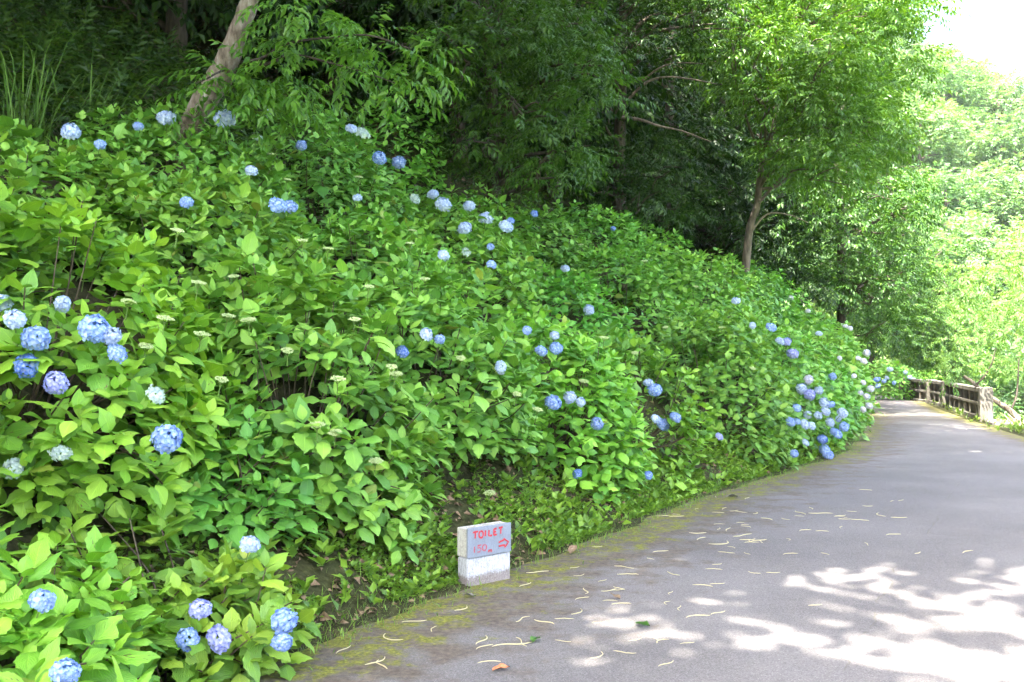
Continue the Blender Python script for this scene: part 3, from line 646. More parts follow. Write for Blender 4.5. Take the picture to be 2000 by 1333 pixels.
for i, b in enumerate(bushes):
    e = thing('hydrangea_bush', b.base, bush_label(b), 'bush', 'hydrangea bushes covering the bank' if b.row != 'bend' else 'hydrangea bushes at the far bend'); b.obj = e
    sel = single[bi == i]; r = np.random.default_rng(b.seed+5); tint = tuple(np.array(b.tint)*r.uniform(.92, 1.08, 3))+(1,)
    near = b.dist < 14
    g = Geo(); tm = LEAFS_LOW if b.dist < 12.5 else LEAFS_FAR; pick = r.integers(0, len(tm), len(b.P))
    for k, (V, F, UV) in enumerate(tm):
        m = (~sel) & (pick == k); g.stamp(V, F, UV, b.P[m]-b.base, b.Fr[m], b.L[m])
    fo = obj('foliage', g, M['hleaf_far'] if not near else M['hleaf'], e); fo['kind'] = 'stuff'; fo.color = tint
    for k in np.nonzero(sel)[0]:
        o = bpy.data.objects.new('leaf', LEAF_MESH[r.choice(8, p=[.17, .15, .15, .12, .15, .14, .06, .06])]); COL.objects.link(o); o.parent = e
        place_leaf(o, b.P[k], b.Fr[k], b.L[k], b.base); o.color = tuple(np.array(tint[:3])*r.uniform(.88, 1.12))+(1,)
    # stems from the foot of the bush to the shoot tips
    g = Geo(); ns = min(len(b.tips), 60 if b.dist < 8 else 36 if b.dist < 14 else 16)
    for k in r.choice(len(b.tips), ns, replace=False):
        tp = b.tips[k]-b.base; f = np.array([tp[0]*.18, tp[1]*.18, -.05])+r.normal(0, .04, 3)
        mid = (f+tp)/2+np.array([tp[0]*.12, tp[1]*.12, -.02])+r.normal(0, .05, 3)
        tube(g, curve_pts([f, mid, tp], 4), np.linspace(.008, .0035, 9), 4, cap=False)
    so_ = obj('stems', g, M['stem'], e); so_['kind'] = 'stuff'
    for (p, d, dia, colr, what) in b.flowers:
        R_ = dia/2/FPX*p[1]; R_ = min(max(R_, .05), .13) if what == 'head' else min(max(R_*.85, .028), .05)
        out_ = nrm((p-b.c)/b.rad**2); pos = p-d*(r.uniform(-.01, .05) if what == 'head' else .05)
        up = nrm(out_*.5-d*.35+np.array([0, 0, .55])+r.normal(0, .12, 3)) if what == 'head' else nrm(np.array([0, 0, 1.0])+out_*.2-d*.25)
        fr = frames(nrm(np.cross(up, r.normal(0, 1, 3))), up)
        me = BUD_M[r.integers(2)] if what == 'bud' else HEADS_FLAT[r.integers(2)] if colr is G_ else HEADS[r.integers(6)]
        o = bpy.data.objects.new('flower_head' if what == 'head' else 'flower_bud', me); COL.objects.link(o); o.parent = e
        place_leaf(o, pos, fr, R_*1.0, b.base)
        if what == 'head': o.scale = tuple(np.array(o.scale)*r.uniform(.86, 1.12, 3))
        if what == 'head': link('stalk', STALK, o)
        if colr is not None: o.color = tuple((np.array(colr)*r.uniform(.92, 1.08)).clip(0, 1))+(1,)

# ------------------------------------------------------------------ sprays of leaves for trees
def kite(width, fold=.25, droop=.15):
    V = np.array([(0, 0, 0), (.42, -width, fold*width), (1, 0, -droop), (.42, width, fold*width), (.45, 0, -.02)])
    F = np.array([(0, 1, 4), (1, 2, 4), (2, 3, 4), (3, 0, 4)]); UV = np.stack([V[:, 0], V[:, 1]/width], -1); return V, F, UV
def kite2(w):
    V = np.array([(0, 0, 0), (.45, -w, .06), (1, 0, -.12), (.45, w, .06)]); return V, np.array([(0, 1, 2), (0, 2, 3)]), V[:, :2].copy()
def spray_template(n=14, length=4.2, width=.17, seed=0, droop=.35, spread=58, simple_leaf=False):
    """a drooping twig along +x with alternate leaves; unit = one leaf length. returns (V, F, UV)"""
    r = np.random.default_rng(seed); g = Geo(); V, F, UV = kite2(width) if simple_leaf else kite(width, .3, .2)
    u = np.linspace(.12, 1, n); P = np.stack([u*length, .15*np.sin(u*5+seed), -droop*u*u*length*.55], -1)
    sg = np.where(np.arange(n) % 2 == 0, 1, -1); an = np.radians(spread)*sg*(1-.55*u**3)+r.normal(0, .18, n)
    a = np.stack([np.cos(an), np.sin(an), -.25-.45*u*droop*2+r.normal(0, .22, n)], -1); nn = np.stack([r.normal(0, .25, n)-.1, r.normal(0, .3, n), np.ones(n)], -1)
    g.stamp(V, F, UV, P, frames(a, nn), r.uniform(.75, 1.2, n)*(1-.3*np.abs(u-.6)))
    return np.vstack(g.V), np.vstack(g.F), np.vstack([UV]*n)
SPRAY = [spray_template(12, 3.6, .20, s, .14+.10*(s % 3)) for s in range(5)]
SPRAY_BROAD = [spray_template(11, 3.2, .26, 20+s, .25, 50, True) for s in range(4)]
FRUFF = [spray_template(7, 1.8, .34, 40+s, .2, 70, True) for s in range(4)]      # rougher clumps for far trees

def crown_sprays(g, centres, radii, count, leaf, origin, r, tmpl, flat=.7, hang=.35, keep=None, outward=None):
    """clusters of sprays: each cluster is a flattened ball of outward-hanging twigs"""
    for c, R in zip(centres, radii):
        n = max(3, int(count*R*R)); D = nrm(r.normal(0, 1, (n, 3))*np.array([1, 1, .8])+np.array([0, 0, .25]))
        P = c+D*R*np.array([1, 1, flat])*(r.random((n, 1))**.45)
        a = nrm(D*np.array([1, 1, .45])+np.array([0, 0, -hang])+r.normal(0, .25, (n, 3)))
        if outward is not None: a = nrm(a+nrm(c-outward)*.5)
        nn = np.array([0, 0, 1.0])+D*.35+r.normal(0, .22, (n, 3))
        if keep is not None:
            k = keep(P); P = P[k]; a = a[k]; nn = nn[k]
        pick = r.integers(0, len(tmpl), len(P)); L = leaf*r.uniform(.75, 1.25, len(P)); fr = frames(a, nn)
        for q, (V, F, UV) in enumerate(tmpl):
            m = pick == q; g.stamp(V, F, UV, P[m]-origin, fr[m], L[m])
def limb_to(g, start, end, r0, r1, r, sag=.12, sides=6, origin=0):
    start = np.array(start, float); end = np.array(end, float); L = np.linalg.norm(end-start)
    m1 = start+(end-start)*.35+r.normal(0, .06, 3)*L+np.array([0, 0, sag*L]); m2 = start+(end-start)*.7+r.normal(0, .06, 3)*L+np.array([0, 0, sag*.7*L])
    p = curve_pts([start, m1, m2, end], 4)-origin; tube(g, p, np.linspace(r0, r1, len(p)), sides, cap=False)

def build_tree(name, label, trunk, tr, centres, radii, leaf=.13, count=60, tint=GR, mat_='forest', bark='bark_dark', tmpl=None, seed=0, group=None, keep=None, hang=.35, flat=.7, limbs=True, extra=None, cat='tree', every=1):
    r = np.random.default_rng(seed); trunk = np.asarray(trunk, float); base = trunk[0].copy()
    e = thing(name, base, label, cat, group); p = curve_pts(trunk, 7)
    g = Geo(); rr = np.interp(np.linspace(0, 1, len(p)), np.linspace(0, 1, len(tr)), tr)*(1+.05*np.sin(np.arange(len(p))*1.7+seed))
    tube(g, p-base, rr, 10); t_o = obj('trunk', g, M[bark], e)
    if limbs:
        nl = 0
        for c, R in list(zip(centres, radii))[::every]:
            dd = np.linalg.norm(p-(c-np.array([0, 0, .9*R])), axis=1)+np.where(p[:, 2] > c[2]+.3, 6, 0); k = int(np.argmin(dd)); g = Geo()
            r0 = min(rr[k]*.55, .02+.02*np.linalg.norm(p[k]-c)); limb_to(g, p[k], c, r0, .012, r, origin=base)
            for q in range(2):
                ee = c+nrm(r.normal(0, 1, 3))*R*.8; limb_to(g, c*.75+p[k]*.25, ee, r0*.45, .006, r, sides=5, origin=base)
            obj('limb', g, M[bark], t_o); nl += 1
    if extra is not None:
        for pts, a, b_, bm in extra:
            g = Geo(); q = curve_pts(pts, 5)-base; tube(g, q, np.linspace(a, b_, len(q))*(1+.10*np.sin(np.arange(len(q))*2.1)), 6); obj('limb', g, M[bm], t_o)
    g = Geo(); crown_sprays(g, centres, radii, count, leaf, base, r, tmpl or SPRAY, flat, hang, keep)
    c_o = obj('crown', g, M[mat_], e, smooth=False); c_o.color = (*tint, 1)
    return e
def blob(c, rad, n, r, shell=.55):
    D = nrm(r.normal(0, 1, (n, 3))+np.array([0, 0, .15])); return np.array(c)+D*np.array(rad)*(shell+(1-shell)*r.random((n, 1)))

def terrain_z(X, Y):
    s, t = to_st(X, Y); return float(bank_h(s, t)) if s > 0 else 0.0
def on_bank(X, Y, dz=-.1): return np.array([X, Y, terrain_z(X, Y)+dz])

# --- leaning tree close by, its crown above the picture
r = np.random.default_rng(21)
d = 10.2
t1 = [at(318, 330, d+.2), at(372, 240, d), at(425, 150, d-.1), at(462, 60, d-.2), at(488, -20, d-.3), at(515, -160, d-.6), at(530, -330, d-1.0), at(560, -520, d-1.6)]
t1[0][2] = terrain_z(t1[0][0], t1[0][1])-.15
brA = [at(452, 120, d), at(505, 112, d-.3), at(560, 82, d-.6), at(640, 70, d-.8), at(720, 66, d-1.0), at(800, 92, d-1.2)]
brB = [at(446, 140, d), at(520, 122, d-.3), at(570, 104, d-.5), at(650, 122, d-.7), at(720, 142, d-.9), at(770, 160, d-1.0)]
brC = [at(448, 130, d), at(420, 140, d-.5), at(400, 152, d-.8), at(378, 160, d-1.0)]
cen = [at(560, 60, d-.6), at(620, 25, d-.7), at(640, 84, d-.8), at(720, 78, d-1.0), at(790, 95, d-1.15), at(820, 112, d-1.2), at(690, 128, d-.8), at(750, 150, d-.95), at(600, 120, d-.6), at(520, 130, d-.4), at(560, 150, d-.5), at(545, 175, d-.5), at(430, 150, d-.7), at(390, 158, d-.95), at(470, 165, d-.6), at(505, 185, d-.5), at(590, 10, d-.6), at(545, 20, d-.5), at(450, 185, d-.6)]
rad = [.22, .24, .2, .22, .24, .18, .2, .22, .2, .24, .22, .22, .22, .18, .22, .24, .22, .22, .2]
up_c = list(blob((-2.6, 8.0, 7.2), (3.4, 3.0, 1.7), 26, r)); up_c = [c for c in up_c if c[2] > 2.3+.40*c[1]]
build_tree('broadleaf_tree', 'leaning pale-barked tree with a knotted trunk rising from the hydrangeas', t1, [.15, .12, .135, .10, .092, .088, .07, .05],
           [np.array(c) for c in cen], rad, leaf=.115, count=210, tint=(1.0, 1.05, 1.0), mat_='chestnut', bark='bark', seed=3, hang=.3, limbs=False,
           extra=[(brA, .018, .005, 'bark_dark'), (brB, .017, .005, 'bark_dark'), (brC, .014, .005, 'bark_dark')])
# --- forest edge behind the hydrangeas
def px_tree(label, trunk_px, d, tr, cl, leaf, count, tint, mat_='forest', seed=0, group='trees along the forest edge', bark='bark_dark', extra=None, limbs=True, tmpl=None, hang=.16):
    tk = [at(x, y, d+dd) for x, y, dd in trunk_px]; tk[0][2] = terrain_z(tk[0][0], tk[0][1])-.2
    C = [at(x, y, d+dd) for x, y, dd, R in cl]; Rr = [R for *_, R in cl]
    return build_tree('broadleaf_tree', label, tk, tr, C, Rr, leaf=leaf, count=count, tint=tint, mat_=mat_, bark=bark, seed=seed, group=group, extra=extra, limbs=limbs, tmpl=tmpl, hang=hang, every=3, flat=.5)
def scatter_cl(poly, n, dd, R, r):
    """cluster list spread over an image polygon"""
    poly = np.array(poly, float); lo = poly.min(0); hi = poly.max(0); out_ = []
    while len(out_) < n:
        p = r.uniform(lo, hi); inside_ = False; j = len(poly)-1
        for i in range(len(poly)):
            a, b_ = poly[i], poly[j]
            if (a[1] > p[1]) != (b_[1] > p[1]) and p[0] < (b_[0]-a[0])*(p[1]-a[1])/(b_[1]-a[1])+a[0]: inside_ = not inside_
            j = i
        if inside_: out_.append((p[0], p[1], r.uniform(*dd), r.uniform(*R)))
    return out_
r = np.random.default_rng(33)
px_tree('dark tree with drooping leaf sprays at the middle of the forest edge', [(960, 470, 1.5), (965, 300, 1.3), (955, 100, 1.0), (940, -150, .5)], 15.5, [.13, .12, .10, .06],
        scatter_cl([(880, -60), (1190, -60), (1200, 90), (1180, 180), (1130, 260), (1120, 330), (1060, 400), (960, 380), (900, 260), (860, 120)], 70, (-1.2, 1.4), (.35, .62), r), .115, 72, (.52, .58, .50), 'chestnut', 41)  # dark tint puts the shade of the wood into the leaf colour
bare1 = [at(1212, 228, 19), at(1250, 232, 18.8), at(1290, 245, 18.6), at(1335, 255, 18.5), at(1390, 276, 18.3)]
bare2 = [at(1230, 190, 19.5), at(1262, 160, 19.2), at(1300, 148, 19), at(1350, 152, 18.8), at(1402, 162, 18.6)]
bare3 = [at(1250, 160, 19.4), at(1290, 130, 19.1), at(1330, 120, 18.9), at(1375, 122, 18.7)]
px_tree('deeply shaded tree with bare pale branches crossing the dark hollow', [(1215, 480, 1.2), (1210, 330, 1.0), (1215, 150, .8), (1225, -150, .5)], 19.5, [.15, .13, .11, .07],
        scatter_cl([(1180, -60), (1430, -60), (1420, 100), (1250, 110), (1230, 260), (1330, 300), (1350, 430), (1180, 450), (1120, 400), (1150, 250)], 60, (-.6, 1.8), (.4, .75), r), .115, 62, (.40, .47, .41), 'forest', 42,  # deep shade is painted into this crown by its low tint
        extra=[(bare1, .034, .010, 'bark_mid'), (bare2, .032, .010, 'bark_mid'), (bare3, .026, .008, 'bark_mid')])
fork = [at(1452, 330, 20.4), at(1480, 300, 20.3), at(1520, 280, 20.2)]
px_tree('big tree leaning out over the road with a thin bare trunk', [(1446, 520, .2), (1462, 470, .1), (1480, 400, 0), (1488, 330, 0), (1505, 280, .3), (1530, 200, .6), (1560, 80, .9), (1600, -120, 1.0)], 21.0, [.095, .085, .072, .065, .06, .055, .05, .035],
        scatter_cl([(1370, -80), (1790, -80), (1785, 60), (1765, 130), (1785, 220), (1760, 300), (1650, 360), (1560, 350), (1530, 250), (1440, 200), (1390, 120)], 120, (-1.8, 2.0), (.45, .85), r)
        + scatter_cl([(1470, 60), (1640, 40), (1660, 300), (1560, 320), (1510, 220)], 18, (-2.2, -1.2), (.4, .7), r), .135, 70, (.95, .98, .84), 'chestnut', 43, bark='bark_mid',
        extra=[([at(1481, 375, 21.0), at(1500, 345, 20.8), at(1535, 318, 20.6)], .04, .016, 'bark_mid'), ([at(1466, 455, 21.1), at(1500, 418, 20.9), at(1545, 420, 20.7), at(1580, 435, 20.6)], .025, .008, 'deadwood')])
px_tree('dark shade-tinted tree in the hollow behind the thin bare trunk', [(1400, 520, 3), (1402, 420, 3), (1410, 250, 3), (1420, 50, 3)], 26.0, [.16, .14, .12, .08],
        scatter_cl([(1240, 240), (1420, 180), (1560, 260), (1600, 420), (1600, 560), (1480, 530), (1330, 480), (1230, 440)], 70, (0, 4), (.6, 1.0), r), .16, 40, (.36, .44, .38), 'forest', 47)  # shade of the hollow is put into the crown as a dark tint
px_tree('shaded green tree between the bare trunk and the far bend', [(1640, 660, 3), (1645, 560, 2.5), (1640, 420, 2), (1630, 200, 1.5)], 28.0, [.15, .13, .11, .08],
        scatter_cl([(1510, 340), (1620, 330), (1770, 290), (1785, 420), (1770, 560), (1740, 650), (1680, 650), (1600, 590), (1520, 520)], 95, (-1.5, 4), (.55, .95), r)
        + scatter_cl([(1540, 60), (1700, 40), (1720, 260), (1580, 280)], 40, (3, 8), (.8, 1.2), r), .15, 36, (.66, .76, .62), 'forest', 44)  # second cluster group is added, out of sight, to shade the bend bushes
px_tree('mid green tree hanging low over the far bend of the road', [(1700, 740, 6), (1698, 640, 5.5), (1700, 520, 5), (1700, 300, 4)], 40.0, [.2, .18, .15, .1],
        scatter_cl([(1640, 420), (1770, 340), (1795, 420), (1800, 560), (1795, 650), (1740, 672), (1690, 670), (1640, 620)], 80, (0, 5), (.7, 1.2), r), .17, 34, (.90, .96, .80), 'forest', 45)
px_tree('bushy green tree behind the far end of the parapet', [(1840, 760, 6), (1838, 700, 6), (1835, 600, 5), (1830, 500, 5)], 43.0, [.16, .14, .12, .06],
        scatter_cl([(1760, 620), (1790, 520), (1840, 480), (1880, 560), (1900, 640), (1890, 720), (1840, 740), (1800, 705), (1770, 690)], 55, (0, 6), (.7, 1.2), r), .16, 44, (1.1, 1.1, .9), 'forest', 46)
def copy_tree(src, loc, rz, sc_):
    e = src.copy(); COL.objects.link(e); e.location = loc; e.rotation_euler = (0, 0, rz); e.scale = (sc_, sc_, sc_)
    for ch in src.children:
        c = ch.copy(); COL.objects.link(c); c.parent = e
        for gc in ch.children:
            d_ = gc.copy(); COL.objects.link(d_); d_.parent = c
    return e
# --- dim trees deeper in the wood, in ranks up the slope, leafy almost to the ground
r = np.random.default_rng(55); proto = []
ranks = [('first', [(6.9, 13.2), (6.2, 16.8), (5.6, 20.5), (5.2, 24.0), (5.2, 28.0), (5.0, 32.0), (4.6, 36.0)]),
         ('second', [(9.6, -2.0), (10.6, 1.6), (10.4, 4.6), (9.6, 8.0), (9.4, 11.6), (8.8, 15.2), (8.4, 19.0), (8.2, 23.0), (8.0, 27.0), (7.6, 31.0)]),
         ('third', [(13.5, -3.5), (13.6, 0.2), (13.4, 3.2), (13.2, 6.4), (13.5, 10.4), (13.0, 15.0), (12.5, 20.0), (12.5, 25.0), (12.0, 30.0), (11.5, 35.0)]),
         ('fourth', [(19, -2.0), (19, 4.0), (18.5, 10.0), (18.5, 16.0), (18, 22.5), (18, 29.0), (17, 36.0)])]
for rank, lst in ranks:
    for k, (s_, t_) in enumerate(lst):
        bz = bank_pt(np.array(s_), np.array(t_), -.15); hgt = r.uniform(9, 12); lean = r.normal(0, .35, 2)
        lab = 'dim leafy tree of the dark wood, %s from left in its %s rank upslope' % (ORD[k], rank)
        if len(proto) < 4:
            tk = [bz, bz+np.array([lean[0]*.3, lean[1]*.3, hgt*.35]), bz+np.array([lean[0]*.7, lean[1]*.7, hgt*.7]), bz+np.array([*lean, hgt])]
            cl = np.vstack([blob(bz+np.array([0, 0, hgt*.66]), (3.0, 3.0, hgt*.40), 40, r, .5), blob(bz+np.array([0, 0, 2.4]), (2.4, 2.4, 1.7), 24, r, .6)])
            e = build_tree('forest_tree', lab, tk, [.17, .14, .11, .05], cl, r.uniform(.8, 1.35, len(cl)), leaf=.20, count=18, tint=(.32, .39, .32), seed=60+len(proto), group='dim trees deep in the wood', tmpl=SPRAY_BROAD, every=5)  # low crown tint paints the deep shade of the wood into the leaves
            proto.append(e)
        else:
            e = copy_tree(proto[r.integers(4)], bz, r.uniform(0, 6.28), r.uniform(.9, 1.15)); e['label'] = lab
# --- overhead trees that shade the bank and the road, rooted out of the picture or deep in the wood
sdir = np.array(sun_dir)
def shadow_xy(P): k = P[..., 2]/sdir[2]; return P[..., :2]-sdir[:2]*k[..., None]
def sun_gap(P):
    """False where a twig would stand between the sun and the open, sunlit pieces of road, or hang into the view"""
    q = shadow_xy(P); X, Y = q[..., 0], q[..., 1]
    a = ((X-6.9)/5.8)**2+((Y-5.5)/2.9)**2 > 1+.30*noise2(X, Y, 1.6, 8)
    b_ = ((X-8.4)/2.6)**2+((Y-16.6)/.8)**2 > 1+.6*noise2(X, Y, 2.6, 9)
    right = np.clip((X-(-1.0+.50*Y))/2.5, 0, 1)
    dap = (noise2(X*1.6, Y*1.6, 2.3, 11) < .92-.62*right)
    vis = P[..., 2] > CAMH+.385*np.maximum(P[..., 1], 0)+.25
    return a & b_ & vis & dap
r = np.random.default_rng(77)
shade = [('shade tree standing on the bank beside the camera', (-9.0, 2.0), (-6.2, 1.6, 13.0), (4.8, 4.6, 1.8), 85),
         ('shade tree standing on the bank behind the camera', (-9.0, -7.0), (-6.0, -5.0, 13.4), (4.8, 4.6, 1.9), 80),
         ('shade tree on the upper bank with a spreading crown', (-9.0, 8.0), (-5.8, 7.2, 14.6), (5.2, 4.8, 1.7), 90),
         ('shade tree on the wooded slope with boughs reaching for the road', (-10.5, 14.5), (-2.4, 11.2, 15.6), (5.8, 5.0, 1.5), 100),
         ('shade tree high on the slope beside the camera', (-15.0, 4.5), (-11.8, 4.4, 15.6), (4.8, 4.8, 1.8), 80),
         ('shade tree high on the wooded slope further along', (-13.5, 13.0), (-9.2, 12.4, 16.6), (5.0, 4.6, 1.6), 80),
         ('shade tree on the verge with boughs arching over the road', (9.6, 5.0), (1.0, 4.8, 13.0), (4.4, 4.4, 1.4), 85),
         ('tall shade tree on the verge further along the road', (11.2, 10.0), (4.0, 9.8, 16.0), (5.6, 5.6, 1.6), 105),
         ('shade tree behind the camera on the verge', (8.5, -6.0), (.4, -2.4, 13.0), (4.4, 4.0, 1.6), 60)]
for i, (lab, (X, Y), c, rd, n_) in enumerate(shade):
    bz = on_bank(X, Y) if X < 0 else np.array([X, Y, -1.2]); c = np.array(c)
    tk = [bz, bz*.85+np.array([c[0], c[1], c[2]*.4])*.15+np.array([0, 0, 2.2]), np.array([X*.7+c[0]*.3, Y*.7+c[1]*.3, c[2]*.72]), c+np.array([0, 0, .4])]
    cl = blob(c, rd, n_, r, .15); cl = np.array([q for q in cl if q[2] > CAMH+.43*max(q[1], 0)+.5])
    build_tree('shade_tree', lab, tk, [.24, .2, .16, .07], cl, r.uniform(.8, 1.3, len(cl)), leaf=.42, count=13, tint=(1, 1, 1), mat_='chestnut', seed=80+i, every=4, tmpl=SPRAY_BROAD, keep=sun_gap, hang=.2)

# --- the sunlit wooded hill across the valley
r = np.random.default_rng(91); hp = []
hr = 0
for Y in np.arange(50, 122, 5.6):
    hr += 1; k = 0
    for X in np.arange(.26*Y, .64*Y, 5.4):
        x = X+r.uniform(-1.6, 1.6); y = Y+r.uniform(-1.8, 1.8); bz = np.array([x, y, float(ground_z(x, y))-.2]); hgt = r.uniform(6.5, 9.5)
        k += 1; lab = 'sunlit pale green tree on the far hillside, row %d upslope, number %d from left' % (hr, k)
        lab = 'sunlit tree on the far hill, %s row upslope, %s from left' % (ORD[min(hr-1, 14)], ORD[min(k-1, 14)])
        tint = [(.78, .86, 1.8), (.92, .92, 1.7), (.64, .78, 1.5), (1.0, 1.02, 2.4)][r.integers(4)]  # raised blue pales the crowns, painting distance haze and glare into leaf colour
        if len(hp) < 4:
            tk = [bz, bz+np.array([.1, 0, hgt*.4]), bz+np.array([.2, .1, hgt*.9])]
            cl = np.vstack([blob(bz+np.array([0, 0, hgt*.62]), (2.9, 2.9, hgt*.36), 40, r, .6), blob(bz+np.array([0, 0, 2.2]), (2.4, 2.4, 1.2), 10, r, .6)])
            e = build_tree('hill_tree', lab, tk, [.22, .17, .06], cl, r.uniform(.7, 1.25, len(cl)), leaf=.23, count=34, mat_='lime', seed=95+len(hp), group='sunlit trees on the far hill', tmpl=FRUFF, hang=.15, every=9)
            hp.append(e)
        else:
            e = copy_tree(hp[r.integers(4)], bz, r.uniform(0, 6.28), r.uniform(.85, 1.25)); e['label'] = lab
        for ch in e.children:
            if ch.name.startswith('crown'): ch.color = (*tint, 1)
# --- tree reaching over the parapet from the valley side
r = np.random.default_rng(97)
tk = [np.array([13.9, 23.4, -1.4]), at(2030, 880, 25.2), at(2000, 835, 25.3), at(1972, 803, 25.5), at(1945, 784, 25.7), at(1918, 763, 25.8), at(1895, 744, 25.9), at(1882, 735, 26)]
cl = scatter_cl([(1850, 600), (1890, 520), (1960, 480), (2070, 430), (2120, 500), (2120, 820), (2010, 770), (1950, 740), (1880, 735), (1830, 745), (1822, 700)], 70, (-1.2, 4.5), (.35, .7), r)
build_tree('overhanging_tree', 'bright lime leaved tree reaching over the concrete parapet with a bent bare branch', tk, [.12, .10, .085, .075, .065, .055, .045, .035],
           [at(x, y, 25.5+dd) for x, y, dd, R in cl], [c[3] for c in cl], leaf=.11, count=70, tint=(.82, .92, 1.25), mat_='lime', bark='bark', seed=98,
           extra=[([at(1905, 753, 25.8), at(1922, 735, 25.7), at(1936, 712, 25.6), at(1945, 680, 25.6)], .03, .012, 'bark_dark'), ([at(1972, 803, 25.5), at(1985, 770, 25.6), at(1990, 700, 25.8)], .035, .015, 'bark_dark')], limbs=False)
# dead stems below it
g = Geo(); p0 = np.array([12.35, 24.1, -.55])
for k in range(26):
    a = r.uniform(0, 6.28); e_ = p0+np.array([math.cos(a)*.45, math.sin(a)*.4, r.uniform(.3, .75)]); f = p0+r.normal(0, .18, 3)*np.array([1, 1, .2])
    tube(g, curve_pts([f, (f+e_)/2+r.normal(0, .08, 3), e_], 4)-p0, np.linspace(.022, .008, 9), 5)
e = tag(obj('dead_shrub', g, M['deadwood'], loc=p0), 'clump of dead brown stems below the end of the parapet', 'shrub')

# ------------------------------------------------------------------ bridge parapet
PA = [np.array(p) for p in ((11.85, 24.9), (14.15, 32.4), (14.95, 35.5), (15.35, 39.0))]
def frame2(a, b_): u = nrm(b_-a); return np.array([[u[0], u[1], 0], [-u[1], u[0], 0], [0, 0, 1]])      # x along, y towards the road (left)
par = thing('concrete_parapet', (PA[0][0], PA[0][1], 0), 'weathered concrete bridge parapet with square posts along the right road edge', 'parapet'); pb = np.array([PA[0][0], PA[0][1], 0.])
def ppart(name, lo, hi, ax, org, bev=.012):
    g = Geo(); box(g, lo, hi, 0, ax, np.array([org[0], org[1], 0])-pb, bev); return obj(name, g, M['concrete'], par, smooth=False)
for k, p in enumerate(PA):
    ax = frame2(PA[max(k-1, 0)] if k else PA[0], PA[k] if k else PA[1]); w_ = .15 if k != 1 else .17
    ppart('post', (-w_, -.14, -.6), (w_, .17, .84), ax, p, .02)
for a, b_, nb in ((PA[0], PA[1], 7), (PA[1], PA[2], 3), (PA[2], PA[3], 3)):
    ax = frame2(a, b_); L = np.linalg.norm(b_-a); x0, x1 = .155, L-.175
    ppart('back_panel', (x0, -.09, -.5), (x1, -.02, .70), ax, a, .004); ppart('top_rail', (x0, -.12, .70), (x1, .12, .815), ax, a, .015)
    ppart('middle_rail', (x0, -.018, .36), (x1, .09, .44), ax, a, .012); ppart('plinth', (x0, -.018, -.5), (x1, .11, .09), ax, a, .012)
    for q in range(nb-1):
        xc = x0+(x1-x0)*(q+1)/nb
        ppart('bar', (xc-.07, -.018, .442), (xc+.07, .075, .698), ax, a, .01); ppart('bar', (xc-.07, -.018, .092), (xc+.07, .075, .358), ax, a, .01)
ax = frame2(PA[0], PA[1]); g = Geo(); box(g, (-1.5, -.32, -.35), (-.16, .12, .05), 0, ax, None, .02)
tag(obj('kerb_block', g, M['concrete'], loc=(*PA[0], 0), smooth=False), 'low concrete kerb block at the near end of the parapet', 'kerb')

# ------------------------------------------------------------------ the block sign
c0 = ground_at(914, 1147); c1 = np.array([-0.29+.285, 6.6+.27]); c0[:2] = (at(914, 1147, CAMH*FPX/(1147-HOR)))[:2]
ux = nrm(np.array([.285, .262, 0.])); uy = np.array([-ux[1], ux[0], 0.]); AX = np.array([ux, uy, [0, 0, 1]])
sign = thing('block_sign', (c0[0], c0[1], 0.004), 'two stacked concrete blocks painted white and grey with red TOILET 150 m lettering and arrow', 'sign')
sign.rotation_euler = (0, 0, math.atan2(ux[1], ux[0]))
# local: x along the front (0.39 m), y away from the road (0.115 m), z up
g = Geo(); box(g, (0.008, 0.012, -.02), (.394, .118, .186), 0, None, None, .008); obj('lower_block', g, M['block_white'], sign, smooth=False)
g = Geo()        # upper block: hollow cores open at the top
W_b, D0, D1, z0, z1 = .386, .0145, .116, .1905, .382
box(g, (.004, D0, z0), (W_b, D0+.028, z1), 0, None, None, .004); box(g, (.004, D1-.028, z0), (W_b, D1, z1), 0, None, None, .004)
for xa, xb in ((.004, .034), (.118, .148), (.240, .270), (.356, W_b)): box(g, (xa+.0005, D0+.0275, z0+.001), (xb-.0005, D1-.0275, z1-.0015), 0, None, None, 0)
box(g, (.01, D0+.027, z0+.002), (W_b-.006, D1-.027, z0+.10), 0, None, None, 0)
obj('upper_block', g, M['block_grey'], sign, smooth=False)
g = Geo(); box(g, (-.002, -.002, .1885), (.388, .0135, .386), 0, None, None, .003); panel_o = obj('sign_panel', g, M['panel'], sign, smooth=False)
strokes = [[(.11, .15), (.17, .135), (.23, .135)], [(.165, .14), (.165, .25), (.158, .36)], [(.345-.05+.05*math.cos(a), .25+.115*math.sin(a)) for a in np.linspace(-1.7, 4.5, 14)],
           [(.395, .13), (.393, .335)], [(.475, .14), (.468, .335), (.50, .345), (.545, .335)], [(.59, .13), (.585, .34)], [(.59, .135), (.655, .125)], [(.59, .235), (.64, .23)], [(.585, .338), (.655, .33)],
           [(.70, .12), (.795, .105)], [(.748, .115), (.745, .33)],
           [(.81, .515), (.86, .57), (.93, .655), (.885, .745), (.835, .825)], [(.70, .62), (.76, .59), (.815, .565)], [(.70, .75), (.77, .74), (.845, .742)],
           [(.452, .90), (.462, .83)], [(.462, .85), (.482, .815), (.497, .84), (.494, .90)], [(.497, .85), (.515, .815), (.534, .84), (.532, .91)]]
faded = [[(.147, .63), (.145, .73), (.144, .835)], [(.300, .605), (.225, .615), (.222, .70), (.262, .69), (.290, .725), (.288, .79), (.255, .835), (.212, .835)],
         [(.372+.046*math.cos(a), .715+.105*math.sin(a)) for a in np.linspace(-1.7, 4.5, 14)]]
